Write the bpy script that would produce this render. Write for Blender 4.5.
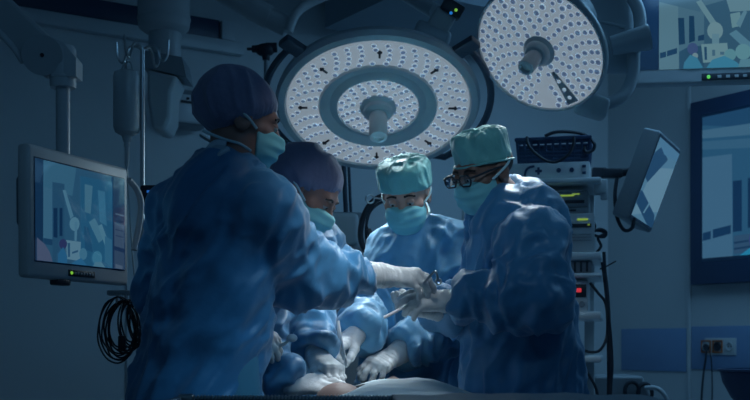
import bpy, bmesh, math, random
import numpy as np
from mathutils import Vector, Matrix

for _o in list(bpy.data.objects):
    bpy.data.objects.remove(_o)
random.seed(7)
C = bpy.context.scene.collection
V = Vector

# ------------------------------------------------------------------ camera
H = 0.93          # camera height
F = 1100.0        # focal length in pixels of the 750 px frame
HZ = 342.0        # row of the horizon
cam_d = bpy.data.cameras.new('camera')
cam = bpy.data.objects.new('camera', cam_d)
C.objects.link(cam)
cam.location = (0, 0, H)
cam.rotation_euler = (math.radians(90), 0, 0)
cam_d.sensor_width = 36
cam_d.lens = 36 * F / 750
cam_d.shift_y = (HZ - 200) / 750
cam_d.clip_start = 0.05
cam_d.dof.use_dof = True
cam_d.dof.focus_distance = 3.4
cam_d.dof.aperture_fstop = 5.0
bpy.context.scene.camera = cam


def P(px, py, d):
    return V(((px - 375) * d / F, d, H + (HZ - py) * d / F))


# ------------------------------------------------------------------ world, lights, exposure
sc = bpy.context.scene
sc.view_settings.view_transform = 'Standard'
sc.view_settings.look = 'None'
sc.view_settings.gamma = 1
sc.view_settings.exposure = 0.0
w = bpy.data.worlds.new('world')
sc.world = w
w.use_nodes = True
bg = w.node_tree.nodes['Background']
bg.inputs[0].default_value = (0.15, 0.43, 0.78, 1)
bg.inputs[1].default_value = 0.062


def light(name, kind, loc, aim, power, color, **kw):
    d = bpy.data.lights.new(name, kind)
    d.energy = power
    d.color = color
    for k, val in kw.items():
        setattr(d, k, val)
    o = bpy.data.objects.new(name, d)
    C.objects.link(o)
    o.location = loc
    o.rotation_euler = (V(aim) - V(loc)).to_track_quat('-Z', 'Y').to_euler()
    return o


# unseen blue area fills added for ambient light and the overall blue cast
light('wall_fill_area', 'AREA', (1.75, 4.7, 2.6), (1.6, 5.3, 0), 19.0, (0.25, 0.60, 1.0),
      shape='RECTANGLE', size=1.6, size_y=1.2)
light('front_fill_area', 'AREA', (0.5, 1.4, 2.9), (0.3, 3.4, 0.9), 3.5, (0.20, 0.54, 1.0),
      shape='RECTANGLE', size=1.6, size_y=1.2)
# a further surgical lamp above the frame, aimed at the hands
light('surgical_lamp_beam', 'SPOT', (0.28, 2.35, 2.55), (-0.12, 3.24, 1.14), 165, (0.86, 0.94, 1.0),
      spot_size=math.radians(17), spot_blend=1.0, shadow_soft_size=0.18)

light('side_fill_spot', 'SPOT', (1.2, 1.6, 2.6), (-0.36, 3.0, 0.74), 75, (0.30, 0.66, 1.0),  # unseen spot added to brighten the standing woman's lower gown
      spot_size=math.radians(17), spot_blend=1.0, shadow_soft_size=0.2)

light('front_fill_spot', 'SPOT', (0.75, 1.0, 2.8), (0.42, 3.45, 1.42), 36, (0.55, 0.82, 1.0),  # added spot, no such lamp in view; brightens the surgeon with glasses
      spot_size=math.radians(22), spot_blend=1.0, shadow_soft_size=0.2)

# ------------------------------------------------------------------ materials
MATS = {}


def lin(r, g, b):
    def c(x):
        x /= 255.0
        return x / 12.92 if x <= 0.04045 else ((x + 0.055) / 1.055) ** 2.4
    return (c(r), c(g), c(b))


def mat(name, col, rough=0.5, metal=0.0, ior=1.5, crease=0.0, var=0.06, vscale=8.0, bump=0.0, bscale=60.0, spec=0.5,
        sheen=0.0, trans=0.0, emit=None, estr=1.0, coat=0.0):
    if name in MATS:
        return MATS[name]
    m = bpy.data.materials.new(name)
    m.use_nodes = True
    nt = m.node_tree
    b = nt.nodes['Principled BSDF']
    tc = nt.nodes.new('ShaderNodeTexCoord')
    nz = nt.nodes.new('ShaderNodeTexNoise')
    nz.inputs['Scale'].default_value = vscale
    nz.inputs['Detail'].default_value = 4
    nt.links.new(tc.outputs['Object'], nz.inputs['Vector'])
    mx = nt.nodes.new('ShaderNodeMix')
    mx.data_type = 'RGBA'
    mx.inputs[6].default_value = tuple(max(0, c * (1 - var)) for c in col) + (1,)
    mx.inputs[7].default_value = tuple(min(1, c * (1 + var)) for c in col) + (1,)
    nt.links.new(nz.outputs['Fac'], mx.inputs[0])
    nt.links.new(mx.outputs[2], b.inputs['Base Color'])
    b.inputs['Roughness'].default_value = rough
    b.inputs['Metallic'].default_value = metal
    b.inputs['Specular IOR Level'].default_value = spec
    b.inputs['Sheen Weight'].default_value = sheen
    b.inputs['Transmission Weight'].default_value = trans
    b.inputs['Coat Weight'].default_value = coat
    b.inputs['IOR'].default_value = ior
    b.inputs['Coat Roughness'].default_value = 0.08
    if emit:
        b.inputs['Emission Color'].default_value = tuple(emit) + (1,)
        b.inputs['Emission Strength'].default_value = estr
    if bump:
        n2 = nt.nodes.new('ShaderNodeTexNoise')
        n2.inputs['Scale'].default_value = bscale
        n2.inputs['Detail'].default_value = 5
        nt.links.new(tc.outputs['Object'], n2.inputs['Vector'])
        bp = nt.nodes.new('ShaderNodeBump')
        bp.inputs['Strength'].default_value = bump
        bp.inputs['Distance'].default_value = 0.01
        nt.links.new(n2.outputs['Fac'], bp.inputs['Height'])
        nt.links.new(bp.outputs['Normal'], b.inputs['Normal'])
        if crease:
            n3 = nt.nodes.new('ShaderNodeTexNoise')
            n3.noise_type = 'RIDGED_MULTIFRACTAL'
            n3.inputs['Scale'].default_value = 3.6
            n3.inputs['Detail'].default_value = 3
            n3.inputs['Roughness'].default_value = 0.45
            n3.inputs['Distortion'].default_value = 0.7
            nt.links.new(tc.outputs['Object'], n3.inputs['Vector'])
            b3 = nt.nodes.new('ShaderNodeBump')
            b3.inputs['Strength'].default_value = crease
            b3.inputs['Distance'].default_value = 0.10
            nt.links.new(n3.outputs['Fac'], b3.inputs['Height'])
            nt.links.new(b3.outputs['Normal'], bp.inputs['Normal'])
    MATS[name] = m
    return m


def glow(r, g, b_, s=1.0, glass=False):
    n = ('glossy_' if glass else '') + 'lit_screen_%d_%d_%d' % (r, g, b_)
    return mat(n, (0.01, 0.015, 0.02), 0.06 if glass else 0.12, emit=lin(r, g, b_), estr=s, var=0, ior=1.9 if glass else 1.5)


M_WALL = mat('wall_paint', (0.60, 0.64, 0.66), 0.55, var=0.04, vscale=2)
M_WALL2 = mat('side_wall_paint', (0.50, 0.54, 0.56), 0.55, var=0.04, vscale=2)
M_BAND = mat('blue_wall_band', (0.19, 0.31, 0.50), 0.25)
M_DARKGLASS = mat('dark_glass', (0.03, 0.06, 0.12), 0.4)
M_CEIL = mat('ceiling_paint', (0.5, 0.55, 0.58), 0.7)
M_FLOOR = mat('floor_vinyl', (0.20, 0.28, 0.34), 0.35)
M_TRIM = mat('trim_metal', (0.55, 0.6, 0.63), 0.4)
M_GREY = mat('light_grey_plastic', (0.50, 0.54, 0.56), 0.45)
M_WHITE = mat('white_enamel', (0.66, 0.70, 0.72), 0.35, coat=0.2)
M_MID = mat('mid_grey_plastic', (0.26, 0.30, 0.33), 0.45)
M_DARK = mat('dark_plastic', (0.035, 0.045, 0.06), 0.4)
M_BLACK = mat('black_rubber', (0.02, 0.03, 0.045), 0.5)
M_NAVY = mat('navy_plastic', (0.03, 0.065, 0.14), 0.45)
M_STEEL = mat('brushed_steel', (0.6, 0.64, 0.66), 0.28, metal=1.0, var=0.1)
M_CLEAR = mat('clear_plastic', (0.8, 0.88, 0.9), 0.2, trans=0.35)
M_FLUID = mat('infusion_fluid', (0.55, 0.7, 0.75), 0.1, trans=0.5)
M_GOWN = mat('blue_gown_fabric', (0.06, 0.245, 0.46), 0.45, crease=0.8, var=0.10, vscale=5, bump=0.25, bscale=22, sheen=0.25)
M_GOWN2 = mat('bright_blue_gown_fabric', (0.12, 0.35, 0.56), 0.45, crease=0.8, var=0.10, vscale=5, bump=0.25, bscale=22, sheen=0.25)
M_TIE = mat('pale_tie_fabric', (0.45, 0.6, 0.7), 0.7)
M_CAPG = mat('teal_cap_fabric', (0.17, 0.50, 0.50), 0.6, var=0.12, vscale=20, bump=0.4, bscale=30, sheen=0.2)
M_CAPV = mat('violet_cap_fabric', (0.22, 0.23, 0.36), 0.7, var=0.12, vscale=20, bump=0.35, bscale=40, sheen=0.3)
M_MASK = mat('teal_mask_fabric', (0.22, 0.60, 0.66), 0.7, var=0.06, vscale=30)
M_MASKL = mat('pale_mask_strap', (0.55, 0.75, 0.8), 0.7)
M_GLOVE = mat('white_latex', (0.62, 0.66, 0.68), 0.42, var=0.06, vscale=25, bump=0.15, bscale=90)
M_SKIN = mat('fair_skin', (0.50, 0.30, 0.24), 0.5, var=0.08, vscale=30)
M_SKIN2 = mat('tan_skin', (0.36, 0.20, 0.16), 0.5, var=0.08, vscale=30)
M_SKIN3 = mat('brown_skin', (0.24, 0.13, 0.10), 0.5, var=0.08, vscale=30)
M_EYE = mat('eye_white', (0.4, 0.4, 0.4), 0.2, var=0)
M_IRIS = mat('dark_iris', (0.02, 0.015, 0.015), 0.2, var=0)
M_HAIR = mat('dark_hair', (0.02, 0.015, 0.015), 0.6, bump=0.5, bscale=150)
M_TROUSER = mat('scrub_trousers', (0.10, 0.30, 0.42), 0.7)
M_DRAPE = mat('pale_cyan_drape', (0.58, 0.70, 0.74), 0.6, var=0.08, vscale=10, bump=0.3, bscale=25)
M_DRAPED = mat('dark_teal_drape', (0.05, 0.16, 0.24), 0.6, var=0.1, vscale=10, bump=0.3, bscale=25)
M_LED = mat('lit_led_panel', (0.20, 0.22, 0.24), 0.5, emit=lin(125, 138, 149), estr=0.90, var=0)
M_LENS = mat('led_lens', (0.30, 0.36, 0.44), 0.4, emit=lin(66, 82, 108), estr=0.8, var=0)
M_LENSW = mat('led_lens_ring', (0.8, 0.85, 0.9), 0.3, emit=lin(128, 141, 152), estr=0.90, var=0)
M_LAMP = mat('lamp_housing', (0.46, 0.53, 0.57), 0.35, coat=0.2)
M_LAMPD = mat('lamp_dark_bar', (0.05, 0.075, 0.11), 0.4)

# ------------------------------------------------------------------ object helpers
ORIG = {}


def props(o, label=None, cat=None, group=None, kind=None):
    if label: o['label'] = label
    if cat: o['category'] = cat
    if group: o['group'] = group
    if kind: o['kind'] = kind
    return o


def thing(name, label, cat, loc, group=None):
    o = bpy.data.objects.new(name, None)
    C.objects.link(o)
    o.location = loc
    o.empty_display_size = 0.05
    ORIG[o.name] = V(loc)
    return props(o, label, cat, group)


def link_mesh(name, verts, faces, mats, parent=None, origin=None, midx=None, sharp=38):
    me = bpy.data.meshes.new(name)
    if parent is not None:
        og = ORIG[parent.name]
    else:
        og = V(origin) if origin is not None else V((0, 0, 0))
    vs = np.asarray([tuple(v) for v in verts], dtype=float) - np.array(og)
    me.from_pydata(vs.tolist(), [], faces)
    if not isinstance(mats, (list, tuple)): mats = [mats]
    for m in mats: me.materials.append(m)
    if midx is not None:
        me.polygons.foreach_set('material_index', midx)
    me.polygons.foreach_set('use_smooth', [True] * len(me.polygons))
    me.update()
    if sharp:
        me.set_sharp_from_angle(angle=math.radians(sharp))
    o = bpy.data.objects.new(name, me)
    C.objects.link(o)
    if parent is not None:
        o.parent = parent
        ORIG[o.name] = og
    else:
        o.location = og
        ORIG[o.name] = og
    return o


def ortho(ax):
    ax = V(ax).normalized()
    t = V((0, 0, 1)) if abs(ax.z) < 0.9 else V((1, 0, 0))
    a = ax.cross(t).normalized()
    return ax, a, ax.cross(a).normalized()


def spline(pts, n=8, closed=False):
    pts = [V(p) for p in pts]
    out = []
    N = len(pts)
    rng = range(N if closed else N - 1)
    for i in rng:
        if closed:
            p0, p1, p2, p3 = pts[(i - 1) % N], pts[i], pts[(i + 1) % N], pts[(i + 2) % N]
        else:
            p0, p1, p2, p3 = pts[max(i - 1, 0)], pts[i], pts[i + 1], pts[min(i + 2, N - 1)]
        for k in range(n):
            t = k / n
            out.append(0.5 * ((2 * p1) + (p2 - p0) * t + (2 * p0 - 5 * p1 + 4 * p2 - p3) * t * t +
                              (3 * p1 - p0 - 3 * p2 + p3) * t ** 3))
    if not closed: out.append(pts[-1])
    return out


class MB:
    def __init__(s):
        s.v, s.f, s.m, s.cur = [], [], [], 0

    def add(s, vs, fs):
        o = len(s.v)
        s.v += [V(p) for p in vs]
        for f in fs:
            s.f.append([i + o for i in f])
            s.m.append(s.cur)
        return s

    def box(s, c, size, ax=None, bev=0.0, seg=2):
        bm = bmesh.new()
        bmesh.ops.create_cube(bm, size=1.0)
        for v in bm.verts:
            v.co = V((v.co.x * size[0], v.co.y * size[1], v.co.z * size[2]))
        if bev:
            bmesh.ops.bevel(bm, geom=bm.edges[:], offset=bev, segments=seg, affect='EDGES', profile=0.5)
        bm.verts.index_update()
        if ax is None: ax = (V((1, 0, 0)), V((0, 1, 0)), V((0, 0, 1)))
        c = V(c)
        vs = [c + ax[0] * v.co.x + ax[1] * v.co.y + ax[2] * v.co.z for v in bm.verts]
        fs = [[v.index for v in f.verts] for f in bm.faces]
        bm.free()
        return s.add(vs, fs)

    def cyl(s, p0, p1, r0, r1=None, n=24, caps=True):
        if r1 is None: r1 = r0
        p0, p1 = V(p0), V(p1)
        ax, a, b = ortho(p1 - p0)
        vs, fs = [], []
        for p, r in ((p0, r0), (p1, r1)):
            for i in range(n):
                t = 2 * math.pi * i / n
                vs.append(p + (a * math.cos(t) + b * math.sin(t)) * r)
        for i in range(n):
            j = (i + 1) % n
            fs.append([i, j, n + j, n + i])
        if caps:
            fs.append(list(range(n))[::-1])
            fs.append(list(range(n, 2 * n)))
        return s.add(vs, fs)

    def tube(s, pts, r, n=8, closed=False, smooth=0):
        if smooth: pts = spline(pts, smooth, closed)
        pts = [V(p) for p in pts]
        N = len(pts)
        rs = r if isinstance(r, (list, tuple)) else [r] * N
        if len(rs) != N:
            rs = [rs[0] + (rs[-1] - rs[0]) * i / (N - 1) for i in range(N)]
        prev = None
        vs, fs = [], []
        for i in range(N):
            if closed:
                t = pts[(i + 1) % N] - pts[i - 1]
            else:
                t = pts[min(i + 1, N - 1)] - pts[max(i - 1, 0)]
            t = t.normalized() if t.length > 1e-9 else V((0, 0, 1))
            if prev is None:
                _, a, _ = ortho(t)
            else:
                a = prev - t * prev.dot(t)
                a = a.normalized() if a.length > 1e-6 else ortho(t)[1]
            prev = a
            b = t.cross(a)
            for k in range(n):
                u = 2 * math.pi * k / n
                vs.append(pts[i] + (a * math.cos(u) + b * math.sin(u)) * rs[i])
        M = N if closed else N - 1
        for i in range(M):
            i2 = (i + 1) % N
            for k in range(n):
                k2 = (k + 1) % n
                fs.append([i * n + k, i * n + k2, i2 * n + k2, i2 * n + k])
        if not closed:
            fs.append(list(range(n))[::-1])
            fs.append([(N - 1) * n + k for k in range(n)])
        return s.add(vs, fs)

    def lathe(s, prof, o, axis, n=48, close=False):
        o = V(o)
        ax, a, b = ortho(axis)
        vs, fs = [], []
        for r, z in prof:
            for i in range(n):
                t = 2 * math.pi * i / n
                vs.append(o + ax * z + (a * math.cos(t) + b * math.sin(t)) * max(r, 1e-5))
        K = len(prof)
        for k in range(K - 1 + (1 if close else 0)):
            k2 = (k + 1) % K
            for i in range(n):
                j = (i + 1) % n
                fs.append([k * n + i, k * n + j, k2 * n + j, k2 * n + i])
        return s.add(vs, fs)

    def poly(s, pts):
        return s.add(pts, [list(range(len(pts)))])

    def prism(s, pts, d):
        d = V(d)
        n = len(pts)
        vs = [V(p) for p in pts] + [V(p) + d for p in pts]
        fs = [list(range(n))[::-1], list(range(n, 2 * n))]
        for i in range(n):
            j = (i + 1) % n
            fs.append([i, j, n + j, n + i])
        return s.add(vs, fs)

    def ball(s, c, r, ax=None, n=20):
        c = V(c)
        rr = r if isinstance(r, (list, tuple)) else (r, r, r)
        if ax is None: ax = (V((1, 0, 0)), V((0, 1, 0)), V((0, 0, 1)))
        vs, fs = [], []
        m = n // 2
        for i in range(m + 1):
            th = math.pi * i / m
            for j in range(n):
                ph = 2 * math.pi * j / n
                vs.append(c + ax[0] * (rr[0] * math.sin(th) * math.cos(ph)) + ax[1] * (rr[1] * math.sin(th) * math.sin(ph))
                          + ax[2] * (rr[2] * math.cos(th)))
        for i in range(m):
            for j in range(n):
                k = (j + 1) % n
                fs.append([i * n + j, (i + 1) * n + j, (i + 1) * n + k, i * n + k])
        return s.add(vs, fs)

    def fix(s):
        return s

    def build(s, name, mats, parent=None, origin=None, sharp=38):
        o = link_mesh(name, s.v, s.f, mats, parent, origin, s.m, sharp)
        bm = bmesh.new()
        bm.from_mesh(o.data)
        bmesh.ops.remove_doubles(bm, verts=bm.verts, dist=1e-6)
        bmesh.ops.recalc_face_normals(bm, faces=bm.faces)
        bm.to_mesh(o.data)
        bm.free()
        if sharp: o.data.set_sharp_from_angle(angle=math.radians(sharp))
        return o


def struct(o):
    o['kind'] = 'structure'
    return o


# ------------------------------------------------------------------ implicit surfaces for bodies, clothes and gloves
_tab = np.random.RandomState(3).rand(65536).astype(np.float32)


def vnoise(p, seed=0):
    i = np.floor(p).astype(np.int64)
    f = p - i
    f = f * f * (3 - 2 * f)
    r = 0
    for dx in (0, 1):
        for dy in (0, 1):
            for dz in (0, 1):
                h = ((i[:, 0] + dx) * 73856093 ^ (i[:, 1] + dy) * 19349663 ^ (i[:, 2] + dz) * 83492791 ^ (seed * 7919)) & 65535
                wgt = (f[:, 0] if dx else 1 - f[:, 0]) * (f[:, 1] if dy else 1 - f[:, 1]) * (f[:, 2] if dz else 1 - f[:, 2])
                r = r + _tab[h] * wgt
    return r


def npv(a): return np.array(tuple(a), dtype=np.float32)


class SDF:
    """rounded cones, ellipsoids and boxes blended into one continuous surface"""

    def __init__(s): s.p = []

    def cone(s, a, b, ra, rb, k=0.02, wide=None, flat=1.0, fold=None, op='+'):
        a, b = npv(a), npv(b)
        fl = None
        if wide is not None:
            ax = (b - a) / np.linalg.norm(b - a)
            wd = npv(wide)
            wd = wd - ax * wd.dot(ax)
            wd /= np.linalg.norm(wd)
            nn = np.cross(ax, wd)
            fl = (nn, flat)
        R = max(ra, rb)

        def f(X):
            A = a
            Bv = b
            Y = X
            if fl is not None:
                nn_, sflat = fl
                Y = X - a
                c = Y @ nn_
                Y = Y + np.outer(c, nn_) * (1 / sflat - 1)
                A = np.zeros(3, np.float32)
                Bv = b - a
            ba = Bv - A
            pa = Y - A
            t = np.clip((pa @ ba) / max(ba.dot(ba), 1e-9), 0, 1)
            d = np.linalg.norm(pa - np.outer(t, ba), axis=1) - (ra + (rb - ra) * t)
            if fl is not None: d = d * min(1, fl[1])
            return d
        s.p.append((f, np.minimum(a, b) - R, np.maximum(a, b) + R, k, op, fold, (b - a)))
        return s

    def ell(s, c, r, ax=None, k=0.02, op='+', fold=None):
        c = npv(c)
        r = np.array(r, np.float32)
        A = np.eye(3, dtype=np.float32) if ax is None else np.array([tuple(v) for v in ax], np.float32)

        def f(X):
            q = (X - c) @ A.T
            k0 = np.linalg.norm(q / r, axis=1)
            k1 = np.linalg.norm(q / (r * r), axis=1)
            return np.where(k1 > 1e-6, k0 * (k0 - 1) / np.maximum(k1, 1e-6), -r.min())
        m = np.abs(A.T) @ r
        s.p.append((f, c - m, c + m, k, op, fold, A[2] * 0.2))
        return s

    def fn(s, f, lo, hi, k=0.01, op='+', fold=None, axis=(0, 0, 1)):
        s.p.append((f, npv(lo), npv(hi), k, op, fold, npv(axis)))
        return s

    def mesh(s, h, pad=0.03, fold_amp=0.0, seed=0, clip=None):
        plus = [q for q in s.p if q[4] == '+']
        lo = np.min([q[1] for q in plus], axis=0) - pad
        hi = np.max([q[2] for q in plus], axis=0) + pad
        if clip is not None:
            lo = np.maximum(lo, clip[0])
            hi = np.minimum(hi, clip[1])
        n = np.ceil((hi - lo) / h).astype(int) + 2
        D = np.full(n, 1.0, np.float32)
        axs = [lo[i] + h * np.arange(n[i], dtype=np.float32) for i in range(3)]
        for (f, a, b, k, op, fold, axis) in s.p:
            mg = max(0.02, 2.5 * k) + h * 2
            i0 = np.clip(np.floor((a - mg - lo) / h).astype(int), 0, n)
            i1 = np.clip(np.ceil((b + mg - lo) / h).astype(int) + 1, 0, n)
            if np.any(i1 <= i0): continue
            sl = tuple(slice(i0[i], i1[i]) for i in range(3))
            g = np.stack(np.meshgrid(*[axs[i][sl[i]] for i in range(3)], indexing='ij'), -1).reshape(-1, 3)
            d = f(g).astype(np.float32)
            cur = D[sl].reshape(-1)
            if op == '+':
                hh = np.maximum(k - np.abs(cur - d), 0) / k if k > 0 else 0
                r = np.minimum(cur, d) - hh * hh * k * 0.25
            elif op == '-':
                e = -d
                hh = np.maximum(k - np.abs(cur - e), 0) / k if k > 0 else 0
                r = np.maximum(cur, e) + hh * hh * k * 0.25
            else:   # '&'
                hh = np.maximum(k - np.abs(cur - d), 0) / k if k > 0 else 0
                r = np.maximum(cur, d) + hh * hh * k * 0.25
            D[sl] = r.reshape(D[sl].shape)
        D[0], D[-1], D[:, 0], D[:, -1], D[:, :, 0], D[:, :, -1] = [1e-3 + np.maximum(q, 0) for q in
                                                                   (D[0], D[-1], D[:, 0], D[:, -1], D[:, :, 0], D[:, :, -1])]
        S = D < 0
        cs = np.zeros(np.array(D.shape) - 1, np.int8)
        for dx in (0, 1):
            for dy in (0, 1):
                for dz in (0, 1):
                    cs += S[dx:n[0] - 1 + dx, dy:n[1] - 1 + dy, dz:n[2] - 1 + dz]
        act = (cs > 0) & (cs < 8)
        ids = np.full(act.shape, -1, np.int64)
        cells = np.argwhere(act)
        ids[act] = np.arange(len(cells))
        acc = np.zeros((len(cells), 3))
        cnt = np.zeros(len(cells))
        offs = [(i, j, k) for i in (0, 1) for j in (0, 1) for k in (0, 1)]
        for o0 in offs:
            for axn in range(3):
                if o0[axn]: continue
                o1 = list(o0)
                o1[axn] = 1
                a = D[cells[:, 0] + o0[0], cells[:, 1] + o0[1], cells[:, 2] + o0[2]]
                b = D[cells[:, 0] + o1[0], cells[:, 1] + o1[1], cells[:, 2] + o1[2]]
                x = (a < 0) != (b < 0)
                t = np.where(x, a / np.where(x, a - b, 1), 0)
                pt = np.array(o0, float)[None, :].repeat(len(cells), 0)
                pt[:, axn] = t
                acc[x] += pt[x]
                cnt[x] += 1
        vs = lo + h * (cells + acc / cnt[:, None])
        fs = []
        for axn in range(3):
            a, b = [q for q in range(3) if q != axn]
            s0 = [slice(None)] * 3
            s1 = [slice(None)] * 3
            s0[axn] = slice(0, -1)
            s1[axn] = slice(1, None)
            for q in (a, b):
                s0[q] = slice(1, -1)
                s1[q] = slice(1, -1)
            A, B = S[tuple(s0)], S[tuple(s1)]
            e = np.argwhere(A != B)
            if not len(e): continue
            sg = A[tuple(e.T)]
            e[:, a] += 1
            e[:, b] += 1

            def cid(da, db):
                c = e.copy()
                c[:, a] += da
                c[:, b] += db
                return ids[tuple(c.T)]
            q = np.stack([cid(-1, -1), cid(0, -1), cid(0, 0), cid(-1, 0)], 1)
            flip = sg if axn != 1 else ~sg
            q[~flip] = q[~flip][:, ::-1]
            fs.append(q)
        fs = np.concatenate(fs)
        if fold_amp:
            # normals
            nr = np.zeros_like(vs)
            fnorm = np.cross(vs[fs[:, 2]] - vs[fs[:, 0]], vs[fs[:, 3]] - vs[fs[:, 1]])
            for q in range(4): np.add.at(nr, fs[:, q], fnorm)
            nr /= np.linalg.norm(nr, axis=1, keepdims=True) + 1e-12
            tot = np.zeros(len(vs))
            wt = np.zeros(len(vs)) + 1e-9
            X = vs.astype(np.float32)
            for qi, (f, a_, b_, k, op, fold, axis) in enumerate(s.p):
                if op != '+' or fold is None: continue
                fa, fx, am, slant = fold
                axu = np.array(axis, float)
                axu /= np.linalg.norm(axu)
                t1 = np.cross(axu, (0.3, 0.5, 0.81))
                t1 /= np.linalg.norm(t1)
                t2 = np.cross(axu, t1)
                al = X @ axu
                c1 = X @ t1 + slant * al
                c2 = X @ t2 - slant * al * 0.6
                wp = vnoise(np.stack([al * 7, c1 * 7, c2 * 7], 1), qi + 31 + seed) - 0.5
                q1 = vnoise(np.stack([al * fa + wp, c1 * fx + wp * 1.6, c2 * fx - wp], 1), qi + seed)
                q2 = vnoise(np.stack([al * fa * 2.1 + 9, c1 * fx * 2.2 + wp * 2, c2 * fx * 2.2], 1), qi + 5 + seed)
                rg = (1 - np.abs(2 * q1 - 1) * 1.8) + 0.55 * (1 - np.abs(2 * q2 - 1) * 2)
                wgt = np.exp(-np.clip(f(X), -0.02, 0.4) / 0.022)
                tot += wgt * rg * am
                wt += wgt
            vs = vs + nr * (tot / wt * fold_amp)[:, None]
        return vs, fs.tolist()

    def build(s, name, m, parent, h, **kw):
        vs, fs = s.mesh(h, **kw)
        return link_mesh(name, vs, fs, m, parent, sharp=0)


# ------------------------------------------------------------------ the room
CX, CY = 1.525, 7.2                       # back right corner
DB = V((-0.84, -0.5426, 0)).normalized()  # along the back wall, away from the corner
DR = V((0.5426, -0.84, 0)).normalized()   # along the right wall, away from the corner
NB = DR.copy()                            # into the room from the back wall
NR = DB.copy()                            # into the room from the right wall
CO = V((CX, CY, 0))
ZC = 3.0


def on_wall(px, py, D, N, off=0.0):
    k = (px - 375) / F
    o = CO + N * off
    t = (k * o.y - o.x) / (D.x - k * D.y)
    p = o + D * t
    return V((p.x, p.y, H + (HZ - py) * p.y / F))


def BW(px, py, off=0.0): return on_wall(px, py, DB, NB, off)
def RW(px, py, off=0.0): return on_wall(px, py, DR, NR, off)


def slab(name, a, b, z0, z1, th, N, m):
    a, b = V(a), V(b)
    mb = MB()
    mb.prism([V((a.x, a.y, z0)), V((b.x, b.y, z0)), V((b.x, b.y, z1)), V((a.x, a.y, z1))], -N * th)
    return struct(mb.build(name, m, origin=(a.x, a.y, z0)))


EB = CO + DB * 8.0
ER = CO + DR * 8.0
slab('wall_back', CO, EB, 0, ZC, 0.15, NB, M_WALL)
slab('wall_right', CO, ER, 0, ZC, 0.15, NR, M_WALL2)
far = CO + DB * 8.0 + DR * 8.0
for nm, z, th, m in (('floor', 0, -0.1, M_FLOOR), ('ceiling', ZC, 0.1, M_CEIL)):
    mb = MB()
    mb.prism([V((q.x, q.y, z)) for q in (CO, EB, far, ER)], (0, 0, th))
    struct(mb.build(nm, m, origin=(0, 3, z)))
slab('baseboard_back', CO + NB * 0.012, EB + NB * 0.012, 0, 0.1, 0.012, NB, M_TRIM)
slab('baseboard_right', CO + NR * 0.012, ER + NR * 0.012, 0, 0.1, 0.012, NR, M_TRIM)


def wall_panel(name, fn, N, x0, x1, y0, y1, th, m, kind='structure', xr=None):
    """flat panel on a wall, bounded by image columns and by the heights seen at its first column"""
    a, b = fn(x0, y0, 0.0), fn(x1, y0, 0.0)
    xr = x0 if xr is None else xr
    z1 = fn(xr, y0).z
    z0 = fn(xr, y1).z
    mb = MB()
    ctr = (V((a.x, a.y, 0)) + V((b.x, b.y, 0))) / 2 + V((0, 0, (z0 + z1) / 2)) + N * th / 2
    dx = V((b.x - a.x, b.y - a.y, 0))
    L = dx.length
    dx.normalize()
    mb.box(ctr, (L, th, z1 - z0), (dx, N, V((0, 0, 1))), bev=min(th * 0.3, 0.004))
    o = mb.build(name, m, origin=(ctr.x, ctr.y, z0))
    if kind: o['kind'] = kind
    return o


# dark glazed strip high on the back wall with its pale sill, blue wall bands and seam strips on the right wall
wall_panel('window_1', BW, NB, -40, 218, 7, 28, 0.02, M_DARKGLASS, xr=136)
wall_panel('trim_1', BW, NB, -60, 240, 28, 41, 0.05, M_TRIM, xr=136)
wall_panel('trim_2', BW, NB, 219, 232, 22, 41, 0.04, M_TRIM)
wall_panel('trim_3', RW, NR, 622, 688, 329, 370, 0.008, M_BAND)
wall_panel('trim_4', RW, NR, 692, 800, 326.5, 369, 0.008, M_BAND)
wall_panel('trim_5', RW, NR, 688, 691.5, -30, 640, 0.014, M_WALL2)
wall_panel('trim_6', BW, NB, 126, 127.2, 60, 560, 0.01, M_TRIM)
wall_panel('trim_7', BW, NB, 462, 464, -20, 560, 0.02, M_TRIM)

# dropped canopy frame under the ceiling
zc = 2.6
kc = P(325, 28, 1)
dcan = (zc - H) / ((HZ - 28) / F)
c0 = V(((325 - 375) * dcan / F, dcan, zc))
mb = MB()
mb.prism([c0, c0 - DB * 1.15, c0 - DB * 1.15 + DR * 0.75, c0 + DR * 0.75], (0, 0, 0.4))
struct(mb.build('trim_8', mat('canopy_panel', (0.28, 0.36, 0.42), 0.6), origin=c0))

# ------------------------------------------------------------------ surgical lamps


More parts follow.
